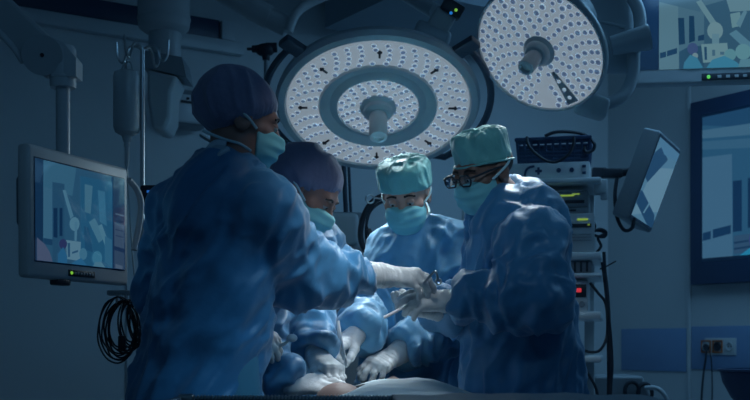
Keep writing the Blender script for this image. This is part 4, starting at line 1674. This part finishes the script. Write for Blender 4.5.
def eyes(root, h):
    for sg in (-1, 1):
        mb = MB()
        mb.ball(h.p(.084, .031 * sg, -.001), .0125, n=16)
        e_ = mb.build('eye', M_EYE, root)
        mb = MB()
        mb.ball(h.p(.0935, .031 * sg, -.004), (.0035, .0055, .0055), h.ax(), n=12)
        mb.build('iris', M_IRIS, e_)
        mb = MB()
        mb.ball(h.p(.0838, .031 * sg, .0035), (.0132, .0138, .0105), h.ax(), n=16)
        mb.build('eyelid', root.children[0].data.materials[0], root)
        mb = MB()
        mb.tube([h.p(.092, (.014) * sg, .021), h.p(.094, .030 * sg, .026), h.p(.082, .050 * sg, .019)], [.0045, .003], 8, smooth=4)
        mb.build('eyebrow', M_HAIR, root)


def mask(root, h, seed=0, straps=True, back=.018):
    S = SDF()
    A = h.ax()
    S.ell(h.p(.040, 0, -.055), (.083, .072, .078), A, .01)
    S.cone(h.p(.105, 0, -.018), h.p(.118, 0, -.04), .012, .016, .02)

    def plane(pt, nrm):
        pt, nrm = npv(pt), npv(nrm)
        return lambda X: (X - pt) @ nrm
    big = V((.3, .3, .3))
    S.fn(plane(h.p(.10, 0, -.014), h.u * .95 - h.f * -.1), h.o - big, h.o + big, .008, '&')
    S.fn(plane(h.p(back, 0, -.05), -(h.f * .95 + h.u * .15)), h.o - big, h.o + big, .008, '&')
    vs, fs = S.mesh(.0035)
    # pleats
    loc = (vs - np.array(h.o)) @ np.array([tuple(h.f), tuple(h.l), tuple(h.u)]).T
    frontw = np.clip((loc[:, 0] - .03) / .05, 0, 1)
    dsp = np.sin(loc[:, 2] * 2 * np.pi / .030) * .0022 * frontw
    vs = vs + np.outer(dsp, np.array(h.f))
    o = link_mesh('mask', vs, fs, M_MASK, root, sharp=0)
    if straps:
        for sg in (-1, 1):
            for (z0_, z1_, xb) in ((-.022, .012, -.06), (-.085, -.075, -.075)):
                mb = MB()
                yb = .076 if z0_ > -.05 else .060
                mb.tube([h.p(.035, .068 * sg if z0_ > -.05 else .060 * sg, z0_), h.p(.0, (yb + .010) * sg, (z0_ + z1_) / 2 + .004), h.p(xb * .6, (yb + .006) * sg, z1_), h.p(xb - .03, .045 * sg, z1_ + .01)],
                        .0042, 8, smooth=5)
                mb.build('mask_strap', M_MASKL, o)
    return o


def bouffant(root, h, seed=0, tilt=.62, scale=1.0, m=None):
    S = SDF()
    A = h.ax()
    s_ = scale
    S.ell(h.p(-.026, 0, .045), (.112 * s_, .096 * s_, .092 * s_), A, .02)
    S.ell(h.p(-.060, 0, .030), (.078 * s_, .090 * s_, .088 * s_), A, .05)
    pt = npv(h.p(.105, 0, .022))
    nn = (h.u - h.f * tilt)
    nrm = npv(-(nn.normalized()))
    big = V((.4, .4, .4))
    S.fn(lambda X: (X - pt) @ nrm, h.o - big, h.o + big, .012, '&')
    vs, fs = S.mesh(.005)
    loc = (vs - np.array(h.o)) @ np.array([tuple(h.f), tuple(h.l), tuple(h.u)]).T
    cx_ = loc - np.array([-.03, 0, .045])
    rad = cx_ / (np.linalg.norm(cx_, axis=1, keepdims=True) + 1e-9)
    ang = np.arctan2(cx_[:, 1], cx_[:, 2] * .6 + cx_[:, 0])
    wv2 = vnoise(loc * 9, seed + 8) - .5
    q1 = vnoise(np.stack([loc[:, 0] * 20 + wv2 * 2 + loc[:, 2] * 16, loc[:, 1] * 11, loc[:, 2] * 9 - loc[:, 0] * 6 + wv2], 1), seed)
    q2 = vnoise(np.stack([ang * 12, cx_[:, 0] * 14, cx_[:, 2] * 14], 1), seed + 3)
    edge_ = np.clip(1 - ((loc - np.array([.105, 0, .022])) @ (np.array([-tilt, 0, 1]) / np.hypot(tilt, 1))) / .05, 0, 1)
    d_ = (.5 - np.abs(q1 - .5) * 2) * .013 * (1 - edge_) + (.5 - np.abs(q2 - .5) * 2) * (.002 + .007 * edge_) - .010 * edge_
    wld = rad @ np.array([tuple(h.f), tuple(h.l), tuple(h.u)])
    vs = vs + wld * d_[:, None]
    return link_mesh('cap', vs, fs, m or M_CAPV, root, sharp=0)


def surgeon_cap(root, h, seed=0, height=.118, wid=1.0):
    S = SDF()
    fA = np.array([tuple(h.f), tuple(h.l), tuple(h.u)], np.float32)
    o_ = npv(h.o)

    def f(X):
        q = (X - o_) @ fA.T
        flare = 1 + np.clip(q[:, 2] - .03, 0, .2) * .22
        x = (q[:, 0] + .012) / (.101 * wid * flare)
        y = q[:, 1] / (.0845 * wid * flare)
        d1 = (np.sqrt(x * x + y * y) - 1) * .098
        z1_ = .028 + height - .1 * np.maximum(0, np.sqrt(x * x + y * y) - .0) ** 4 * .12
        low = .026 + .15 * np.minimum(q[:, 0] - .06, 0)
        low = np.maximum(low, -.012)
        dz = np.maximum(q[:, 2] - z1_, low - q[:, 2])
        a_ = np.maximum(d1 + .016, 0)
        b_ = np.maximum(dz + .016, 0)
        return np.minimum(np.maximum(d1 + .016, dz + .016), 0) + np.sqrt(a_ * a_ + b_ * b_) - .016
    big = V((.2, .2, .2))
    S.fn(f, h.o - big, h.o + big, .01)
    vs, fs = S.mesh(.0045, pad=.01)
    loc = (vs - np.array(h.o)) @ fA.T
    ang = np.arctan2(loc[:, 1], loc[:, 0] + .012)
    q1 = vnoise(np.stack([ang * 4.0 + loc[:, 2] * 10, loc[:, 2] * 14, 0 * ang], 1), seed)
    q2 = vnoise(loc * np.array([26, 26, 18]), seed + 9)
    topw = np.clip((loc[:, 2] - .085) / .04, 0, 1)
    rad = np.stack([np.cos(ang), np.sin(ang), .3 + topw * 2], 1)
    rad /= np.linalg.norm(rad, axis=1, keepdims=True)
    d_ = (.5 - np.abs(q1 - .5) * 2) * .007 + (.5 - np.abs(q2 - .5) * 2) * (.004 + .012 * topw)
    vs = vs + (rad @ fA) * d_[:, None]
    c_ = link_mesh('cap', vs, fs, M_CAPG, root, sharp=0)
    mb = MB()
    mb.tube([h.p(-.012 + .104 * math.cos(q_), .087 * math.sin(q_), .034 + .15 * min(.105 * math.cos(q_) - .06, 0)) for q_ in [2 * math.pi * k_ / 32 for k_ in range(32)]], .0035, 6, closed=True)
    mb.build('cap_band', M_CAPG, c_)
    hb_ = SDF()
    hb_.ell(h.p(-.03, 0, .02), (.085, .0785, .065), h.ax(), .01)
    hb_.build('hair', M_HAIR, root, .006)
    return c_


def hand(root, wrist, dirv, back, right, curls, cuff, spread=(6, 1, -4, -10), thumb=(35, 25, 20), scale=1.0, tname='glove', m=None, cuff_r=(.033, .042)):
    x = V(dirv).normalized()
    z = V(back)
    z = (z - x * z.dot(x)).normalized()
    y = z.cross(x) * (1 if right else -1)      # towards the thumb
    w_ = V(wrist)
    s_ = scale

    def q(a_, b_, c_): return w_ + (x * a_ + y * b_ + z * c_) * s_
    S = SDF()
    bases = [(.090, .030, .000), (.094, .009, .003), (.089, -.012, .001), (.080, -.031, -.004)]
    lens = [.074, .082, .076, .060]
    rads = [.0105, .0108, .0102, .0090]
    for i, b_ in enumerate(bases):
        S.cone(q(.004, b_[1] * .55, -.002), q(*b_), .0165 * s_, .0130 * s_, .020)
    S.cone(q(.02, .0, -.010), q(.065, -.008, -.010), .018 * s_, .017 * s_, .02)
    for i, b_ in enumerate(bases):
        sp_ = math.radians(spread[i])
        fd = (x * math.cos(sp_) + y * math.sin(sp_)).normalized()
        cur = q(*b_)
        ang = 0.0
        r0 = rads[i] * s_
        for k_, (frac, bend) in enumerate(zip((.46, .30, .24), curls[i])):
            ang += math.radians(bend)
            dv = fd * math.cos(ang) - z * math.sin(ang)
            nx_ = cur + dv * lens[i] * frac * s_
            r1 = r0 * .92
            S.cone(cur, nx_, r0, r1, .0045 if k_ else .010)
            cur, r0 = nx_, r1
    # thumb from the side of the palm near its base
    t0 = q(.022, .022, -.008)
    a1_, a2_, a3_ = [math.radians(v_) for v_ in thumb]
    d1 = (x * math.cos(a1_) + y * math.sin(a1_) - z * .35).normalized()
    t1 = t0 + d1 * .042 * s_
    d2 = (x * math.cos(a1_ - a2_) + y * math.sin(a1_ - a2_) - z * .42).normalized()
    t2 = t1 + d2 * .034 * s_
    d3 = (x * math.cos(a1_ - a2_ - a3_) + y * math.sin(a1_ - a2_ - a3_) - z * .5).normalized()
    t3 = t2 + d3 * .026 * s_
    S.cone(t0, t1, .017 * s_, .0135 * s_, .014)
    S.cone(t1, t2, .0128 * s_, .0118 * s_, .005)
    S.cone(t2, t3, .0118 * s_, .0100 * s_, .005)
    # wrist and gauntlet
    cf = V(cuff)
    S.cone(q(.012, 0, -.002), w_ + (cf - w_) * .35, .029 * s_, .031 * s_, .02, wide=y, flat=.82, fold=(60, 12, .5, .2))
    S.cone(w_ + (cf - w_) * .30, cf, cuff_r[0] * s_, cuff_r[1] * s_, .015, fold=(55, 14, 1.0, .3))
    return S.build(tname, m or M_GLOVE, root, .0026, pad=.02, fold_amp=.0032, seed=int(abs(w_.x) * 1000))


# ---- woman in front, back to the camera, in a violet cap
shR1, shL1 = P(262, 209, 3.0), P(184, 214, 3.2)
elR1, wrR1 = P(303, 277, 3.18), P(384, 275, 3.32)
elL1, wrL1 = P(168, 288, 3.27), P(250, 331, 3.26)
h1 = Frame(P(243, 121, 3.1), (.90, .24, -.22), roll=.04)
neck1 = P(231, 176, 3.1)
hip1 = P(207, 350, 3.14)
feet1 = (V((-.40, 3.06, 0)), V((-.62, 3.2, 0)))
trunk1 = [(P(222, 222, 3.1), .150, .80), (P(216, 270, 3.11), .146, .80), (P(208, 318, 3.12), .144, .82), (P(202, 360, 3.13), .146, .85), (P(193, 410, 3.14), .160, .85), (V((-.52, 3.14, .42)), .185, .85)]
p1, g1, _ = person('standing woman with her back turned, violet cap, dark blue gown, reaching right', h1, neck1, shR1, shL1, elR1, elL1, wrR1, wrL1, hip1, feet1, M_SKIN2, M_GOWN,
                   dict(sh=.074, R=(.074, .083, .054), L=(.078, .074, .055), cutR=.80, fold=.021, seed=11, slant=.45, neckr0=.09), trunk1)
bouffant(p1, h1, 2, .46, 1.0)
mask(p1, h1, back=.042)
eyes(p1, h1)
hand(p1, wrR1, P(424, 277, 3.30) - wrR1, V((-.05, -.45, .9)), True, [(28, 32, 20), (26, 34, 22), (30, 36, 22), (36, 38, 24)], wrR1 + (elR1 - wrR1).normalized() * .055, thumb=(30, 15, 10), cuff_r=(.034, .040), scale=1.05)
hand(p1, wrL1, P(279, 345, 3.2) - wrL1, V((.3, -.8, .5)), False, [(30, 40, 25), (32, 42, 25), (34, 44, 25), (38, 46, 25)], wrL1 + (elL1 - wrL1).normalized() * .07, scale=.85)
# neck ties
mb = MB()
mb.tube([P(226, 147, 3.03), P(216, 146, 3.03), P(207, 154, 3.04), P(196, 164, 3.06), P(184, 174, 3.08)], [.020, .010], 8, smooth=5)
mb.tube([P(228, 150, 3.02), P(221, 154, 3.01), P(214, 163, 3.02)], [.012, .006], 8, smooth=5)
mb.build('neck_tie', M_TIE, g1)

# ---- second woman, bent over the patient
shR2, shL2 = P(268, 262, 3.42), P(312, 250, 3.68)
elR2, wrR2 = P(252, 348, 3.36), P(290, 384, 3.30)
elL2, wrL2 = P(295, 312, 3.62), P(317, 357, 3.42)
h2 = Frame(P(308, 192, 3.5), (.76, -.24, -.58), roll=-.02)
neck2 = P(284, 236, 3.53)
hip2 = P(262, 352, 3.62)
feet2 = (V((-.34, 3.50, 0)), V((-.36, 3.72, 0)))
trunk2 = [(P(288, 268, 3.54), .150, .8), (P(275, 315, 3.56), .15, .82), (P(268, 350, 3.58), .155, .85), (P(262, 420, 3.6), .17, .85), (V((-.37, 3.6, .45)), .165, .85)]
p2, g2, _ = person('bent woman in a violet cap behind the standing woman, looking down', h2, neck2, shR2, shL2, elR2, elL2, wrR2, wrL2, hip2, feet2, M_SKIN2, M_GOWN,
                   dict(sh=.075, R=(.078, .072, .056), L=(.088, .088, .066), cutL=.92, cutR=.95, fold=.018, seed=23), trunk2)
bouffant(p2, h2, 7, .42, .98)
mask(p2, h2)
eyes(p2, h2)
hand(p2, wrL2, P(347, 378, 3.30) - wrL2, V((.35, -.35, .86)), False, [(38, 45, 28), (36, 46, 28), (38, 48, 28), (42, 50, 28)], wrL2 + (elL2 - wrL2).normalized() * .10, cuff_r=(.036, .046), thumb=(25, 15, 12), scale=1.05)
hand(p2, wrR2, P(335, 382, 3.30) - wrR2, V((0, -.5, .86)), True, [(12, 16, 10), (10, 16, 10), (12, 18, 10), (14, 18, 12)], wrR2 + (elR2 - wrR2).normalized() * .07, thumb=(25, 15, 10))

# ---- middle surgeon facing the camera
shR3, shL3 = P(396, 257, 3.97), P(464, 249, 4.0)
elR3, wrR3 = P(380, 304, 3.96), P(356, 334, 3.68)
elL3, wrL3 = P(450, 318, 3.90), P(397, 354, 3.72)
h3 = Frame(P(406, 195, 3.87), (-.20, -.86, -.42), roll=.05)
neck3 = P(416, 238, 3.99)
hip3 = P(418, 350, 4.06)
feet3 = (V((.06, 4.05, 0)), V((.24, 4.05, 0)))
trunk3 = [(P(426, 262, 3.98), .145, .78), (P(423, 300, 4.0), .155, .8), (P(418, 340, 4.02), .165, .8), (P(416, 420, 4.04), .19, .8), (V((.15, 4.04, .45)), .21, .8)]
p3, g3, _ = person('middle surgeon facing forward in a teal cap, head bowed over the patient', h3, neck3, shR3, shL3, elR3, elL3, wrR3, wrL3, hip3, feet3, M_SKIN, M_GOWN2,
                   dict(sh=.072, R=(.080, .082, .062), L=(.085, .088, .062), cutR=.98, cutL=.90, fold=.022, seed=37, neckr0=.09), trunk3)
surgeon_cap(p3, h3, 3, .092, 1.08)
mask(p3, h3)
eyes(p3, h3)
hand(p3, wrR3, P(322, 354, 3.60) - wrR3, V((-.55, -.55, .6)), True, [(48, 58, 30), (52, 60, 32), (56, 62, 34), (60, 64, 34)], wrR3 + (elR3 - wrR3).normalized() * .06, thumb=(38, 22, 20), cuff_r=(.036, .044), scale=1.05)
hand(p3, wrL3, P(356, 375, 3.60) - wrL3, V((.1, -.45, .9)), False, [(28, 38, 22), (26, 36, 22), (30, 38, 24), (34, 40, 24)], wrL3 + (elL3 - wrL3).normalized() * .075, thumb=(38, 12, 10), spread=(10, 3, -5, -13), cuff_r=(.036, .046), scale=1.05)

# ---- surgeon with glasses at the right, in profile
shR4, shL4 = P(503, 236, 3.68), P(531, 245, 3.36)
elL4, wrL4 = P(534, 297, 3.28), P(452, 301, 3.34)
elR4, wrR4 = P(487, 306, 3.72), P(437, 311, 3.46)
h4 = Frame(P(483, 171, 3.5), (-.72, -.58, -.36), roll=-.05)
neck4 = P(510, 211, 3.52)
hip4 = P(523, 360, 3.56)
feet4 = (V((.46, 3.68, 0)), V((.50, 3.44, 0)))
trunk4 = [(P(519, 238, 3.52), .140, .95), (P(516, 285, 3.53), .146, .98), (P(517, 330, 3.54), .146, 1.0), (P(522, 380, 3.55), .153, 1.0), (P(525, 430, 3.55), .175, 1.0), (V((.52, 3.55, .42)), .195, 1.0)]
p4, g4, _ = person('surgeon with glasses and teal cap at right, reaching left', h4, neck4, shR4, shL4, elR4, elL4, wrR4, wrL4, hip4, feet4, M_SKIN3, M_GOWN,
                   dict(sh=.078, R=(.080, .076, .058), L=(.088, .084, .058), cutL=.91, neckr0=.088, fold=.023, seed=51, slant=.35), trunk4)
surgeon_cap(p4, h4, 12, .098, .95)
mask(p4, h4)
eyes(p4, h4)
mb = MB()
for sg in (-1, 1):
    pts = [h4.p(.118, .033 * sg + .024 * math.cos(q_) * (1 if abs(math.cos(q_)) < .8 else 1), -.002 + .017 * max(-1, min(1, 1.25 * math.sin(q_)))) for q_ in [2 * math.pi * k_ / 20 for k_ in range(20)]]
    mb.tube(pts, .0028, 8, closed=True)
    mb.tube([h4.p(.117, .057 * sg, .006), h4.p(.10, .073 * sg, .008), h4.p(.03, .083 * sg, .010), h4.p(-.015, .083 * sg, .006)], .0035, 8, smooth=4)
mb.tube([h4.p(.118, -.010, .003), h4.p(.122, 0, .006), h4.p(.118, .010, .003)], .003, 8, smooth=4)
gl = mb.build('glasses', M_BLACK, p4)
mb = MB()
for sg in (-1, 1):
    mb.poly([h4.p(.118, .033 * sg + .023 * math.cos(q_), -.002 + .016 * max(-1, min(1, 1.25 * math.sin(q_)))) for q_ in [2 * math.pi * k_ / 20 for k_ in range(20)]])
mb.build('lenses', mat('spectacle_lens', (.75, .8, .85), .05, trans=.95, var=0), gl)
hand(p4, wrL4, P(392, 296, 3.32) - wrL4, V((-.1, -.62, .75)), False, [(14, 26, 16), (20, 28, 18), (26, 32, 20), (32, 36, 22)], wrL4 + (elL4 - wrL4).normalized() * .06, thumb=(24, 18, 14), cuff_r=(.035, .042), scale=1.02)
hand(p4, wrR4, P(395, 310, 3.38) - wrR4, V((0, .3, -.95)), True, [(18, 26, 16), (22, 30, 18), (26, 34, 20), (30, 36, 22)], wrR4 + (elR4 - wrR4).normalized() * .07, thumb=(28, 18, 14), scale=1.0)

# ------------------------------------------------------------------ patient, table, drapes
tx0 = .06
ot = thing('operating_table', 'operating table under the draped patient', 'operating table', (tx0, 2.95, 0))
mb = MB()
mb.box((tx0, 2.95, .60), (.46, 1.75, .05), None, .015, 3)
mb.build('table_top', M_STEEL, ot)
mb = MB()
mb.box((tx0, 2.95, .65), (.44, 1.72, .05), None, .02, 3)
mb.build('mattress', M_BLACK, ot)
mb = MB()
mb.box((tx0, 3.05, .34), (.22, .30, .47), None, .02, 3)
mb.build('column', M_STEEL, ot)
mb = MB()
mb.box((tx0, 3.0, .06), (.44, .95, .12), None, .03, 3)
mb.build('base', M_STEEL, ot)

pat = thing('person', 'patient lying on the operating table, bare belly showing beside gloved hands', 'person', (tx0 - .02, 2.9, .675))
S = SDF()
S.ell((tx0, 3.64, .735), (.077, .10, .075), None, .02)
S.cone((tx0, 3.655, .80), (tx0, 3.63, .805), .012, .014, .012)
S.cone((tx0, 3.57, .725), (tx0, 3.45, .72), .055, .06, .03)
S.cone((tx0 - .15, 3.42, .71), (tx0 + .15, 3.42, .71), .055, .055, .05)
S.cone((tx0, 3.40, .70), (tx0, 3.15, .70), .17, .16, .06, wide=(1, 0, 0), flat=.48)
S.ell((tx0 - .165, 3.27, .750), (.075, .10, .060), None, .03)
S.cone((tx0, 3.15, .70), (tx0, 2.92, .70), .16, .17, .06, wide=(1, 0, 0), flat=.48)
for sg in (-1, 1):
    S.cone((tx0 + .085 * sg, 2.9, .70), (tx0 + .09 * sg, 2.52, .695), .072, .055, .04)
    S.cone((tx0 + .09 * sg, 2.52, .70), (tx0 + .09 * sg, 2.16, .70), .055, .038, .03)
    S.cone((tx0 + .09 * sg, 2.14, .70), (tx0 + .10 * sg, 2.12, .76), .035, .025, .03)
S.build('body', mat('muted_skin', (.26, .18, .16), .55, var=.08, vscale=30), pat, .008)

# pale drape over the patient, open at the left where the hands work
NXd, NYd = 90, 120
dx0, dx1, dy0, dy1 = tx0 - .34, tx0 + .34, 2.33, 3.60
vsd = np.zeros((NXd + 1, NYd + 1, 3))
gx = np.linspace(dx0, dx1, NXd + 1)
gy = np.linspace(dy0, dy1, NYd + 1)
X_, Y_ = np.meshgrid(gx, gy, indexing='ij')
u_ = X_ - tx0
peak = P(388, 380, 3.24)
base_z = .845 - .10 * np.clip((np.abs(u_) - .02) / .30, 0, 1) ** 1.4
hump = np.exp(-np.abs((X_ - .085) / .17) ** 3.2 - ((Y_ - 3.25) / .50) ** 2)
zz_ = .768 + .050 * hump
edge = np.clip((np.abs(u_) - .225) / .03, 0, 1)
zz_ = zz_ - np.maximum(0, np.abs(u_) - .235) * 3.4
Pn = np.stack([X_.ravel() * 9, Y_.ravel() * 7, 0 * X_.ravel()], 1)
nzv = (vnoise(Pn, 4).reshape(X_.shape) - .5) * .012 + (vnoise(Pn * 2.6, 8).reshape(X_.shape) - .5) * .006
zz_ = zz_ + nzv
vsd[..., 0], vsd[..., 1], vsd[..., 2] = np.clip(X_, tx0 - .262, tx0 + .262), Y_, zz_
wob = np.sin(Y_ * 22) * .010 * np.clip((np.abs(u_) - .25) / .06, 0, 1)
vsd[..., 0] += wob * np.sign(u_)
hole = ((X_ - (tx0 - .17)) / .085) ** 2 + ((Y_ - 3.25) / .14) ** 2 < 1
idg = lambda i, j: i * (NYd + 1) + j
fd_ = [[idg(i, j), idg(i + 1, j), idg(i + 1, j + 1), idg(i, j + 1)] for i in range(NXd) for j in range(NYd) if not (hole[i, j] or hole[i + 1, j + 1])]
o = link_mesh('surgical_drape', vsd.reshape(-1, 3), fd_, M_DRAPE, None, (tx0, 2.95, .75), sharp=0)
sol = o.modifiers.new('thickness', 'SOLIDIFY')
sol.thickness = .004
props(o, 'pale cyan drape humped over the patient beneath the gloved hands', 'drape')

# instrument table in the foreground with a steel rim
rz = P(0, 396.0, 2.3).z
rx0, rx1 = P(182, 0, 2.3).x, P(640, 0, 2.3).x
it = thing('instrument_table', 'steel-rimmed instrument table along the very bottom of the view', 'instrument table', ((rx0 + rx1) / 2, 2.1, 0))
mb = MB()
mb.box(((rx0 + rx1) / 2, 2.09, rz - .028), (rx1 - rx0 - .02, .40, .012), None, .003)
mb.build('tray_floor', M_STEEL, it)
mb = MB()
for yy in (2.3, 1.88):
    mb.tube([(rx0, yy, rz - .006), (rx1, yy, rz - .006)], .006, 10)
    mb.box(((rx0 + rx1) / 2, yy, rz - .018), (rx1 - rx0, .004, .022), None, .001)
for xx in (rx0, rx1):
    mb.tube([(xx, 1.88, rz - .006), (xx, 2.3, rz - .006)], .006, 10)
    mb.box((xx, 2.09, rz - .018), (.004, .42, .022), None, .001)
mb.build('rim', mat('dull_steel', (.22, .28, .32), .4, metal=.8), it)
mb = MB()
for i in range(60):
    xx = rx0 + .02 + (P(392, 0, 2.3).x - rx0) * i / 60
    mb.box((xx, 2.2925, rz - .002), (.0035, .006, .009), None, .001)
mb.build('ribbed_edge', M_STEEL, it)
mb = MB()
mb.box((rx0 + .012, 2.285, rz - .004), (.03, .03, .018), None, .004)
mb.build('corner_clamp', M_STEEL, it)
for xx in (rx0 + .05, rx1 - .05):
    for yy in (1.92, 2.26):
        mb = MB()
        mb.cyl((xx, yy, .05), (xx, yy, rz - .03), .012, .012, 14)
        mb.ball((xx, yy, .03), .03, n=14)
        mb.build('leg', M_STEEL, it)
# dark cover over the right half of that table
NXd, NYd = 60, 24
x0_, x1_ = P(392, 0, 2.28).x, P(662, 0, 2.28).x
vsd = []
for i in range(NXd + 1):
    for j in range(NYd + 1):
        uu, vv = i / NXd, j / NYd
        x_ = x0_ + (x1_ - x0_) * uu
        y_ = 1.84 + .50 * vv
        bumpz = .003 * math.exp(-((uu - .48) / .22) ** 2) + .0012 * math.sin(uu * 17) * math.sin(vv * 5) + .001 * math.sin(uu * 31)
        z_ = rz + .0035 + bumpz
        if vv > .92: z_ = rz + .0035 + bumpz - (vv - .92) * 2.2
        if uu > .94: z_ -= (uu - .94) * 2.0
        vsd.append((x_, min(y_, 2.316 + .002 * math.sin(uu * 40)), z_))
fd_ = [[i * (NYd + 1) + j, (i + 1) * (NYd + 1) + j, (i + 1) * (NYd + 1) + j + 1, i * (NYd + 1) + j + 1] for i in range(NXd) for j in range(NYd)]
o = link_mesh('table_cover', vsd, fd_, M_DRAPED, None, ((x0_ + x1_) / 2, 2.1, rz), sharp=0)
sol = o.modifiers.new('thickness', 'SOLIDIFY')
sol.thickness = .004
props(o, 'dark teal cloth over the right half of the instrument table', 'drape')

# instruments in hands
fo = thing('forceps', 'steel forceps held upright by the middle surgeon over the patient', 'forceps', P(345, 362, 3.47))
for sg in (-1, 1):
    mb = MB()
    mb.tube([P(338, 321, 3.48), P(339.5 + sg * .8, 335, 3.47), P(342 + sg * 1.6, 350, 3.46), P(345.5 + sg * .6, 361, 3.45), P(346.5, 367, 3.445)], [.0055, .0030], 8, smooth=5)
    mb.build('prong', mat('satin_steel', (.62, .66, .68), .45, metal=.5), fo)
sc_ = thing('scalpel', 'scalpel with a pale tip between the passing gloved hands', 'scalpel', P(395, 312, 3.32))
mb = MB()
mb.tube([P(384, 317.5, 3.30), P(395, 312, 3.31), P(404, 307, 3.32)], .0048, 8)
mb.build('handle', mat('white_plastic', (.8, .82, .84), .35), sc_)
mb = MB()
mb.tube([P(403.5, 307, 3.32), P(410, 303.5, 3.32)], [.0045, .003], 8)
mb.build('tip', M_STEEL, sc_)
nh = thing('needle_holder', 'dark ring-handled needle holder above the passing hands', 'needle holder', P(432, 280, 3.28))
mb = MB()
mb.tube([P(424, 283, 3.28), P(430, 276, 3.27), P(435, 271.5, 3.265), P(437, 274, 3.265), P(438, 281, 3.27)], .004, 8, smooth=5)
mb.build('shank', M_STEEL, nh)
mb = MB()
mb.tube([P(438.5, 281.5, 3.27) + V((math.cos(q_) * .008, 0, math.sin(q_) * .008)) for q_ in [2 * math.pi * k_ / 16 for k_ in range(16)]], .0032, 8, closed=True)
mb.build('ring_handle', M_STEEL, nh)
sw = thing('swab_holder', 'white round swab on a clip at the standing woman hidden hand', 'swab', P(292, 338, 3.2))
mb = MB()
mb.ball(P(292, 338, 3.2), (.016, .012, .012))
mb.build('swab', mat('white_gauze', (.75, .78, .8), .8), sw)
mb = MB()
mb.tube([P(279, 346, 3.2), P(284, 344, 3.2), P(289, 340, 3.2)], [.006, .004], 8)
mb.build('clip', M_GREY, sw)
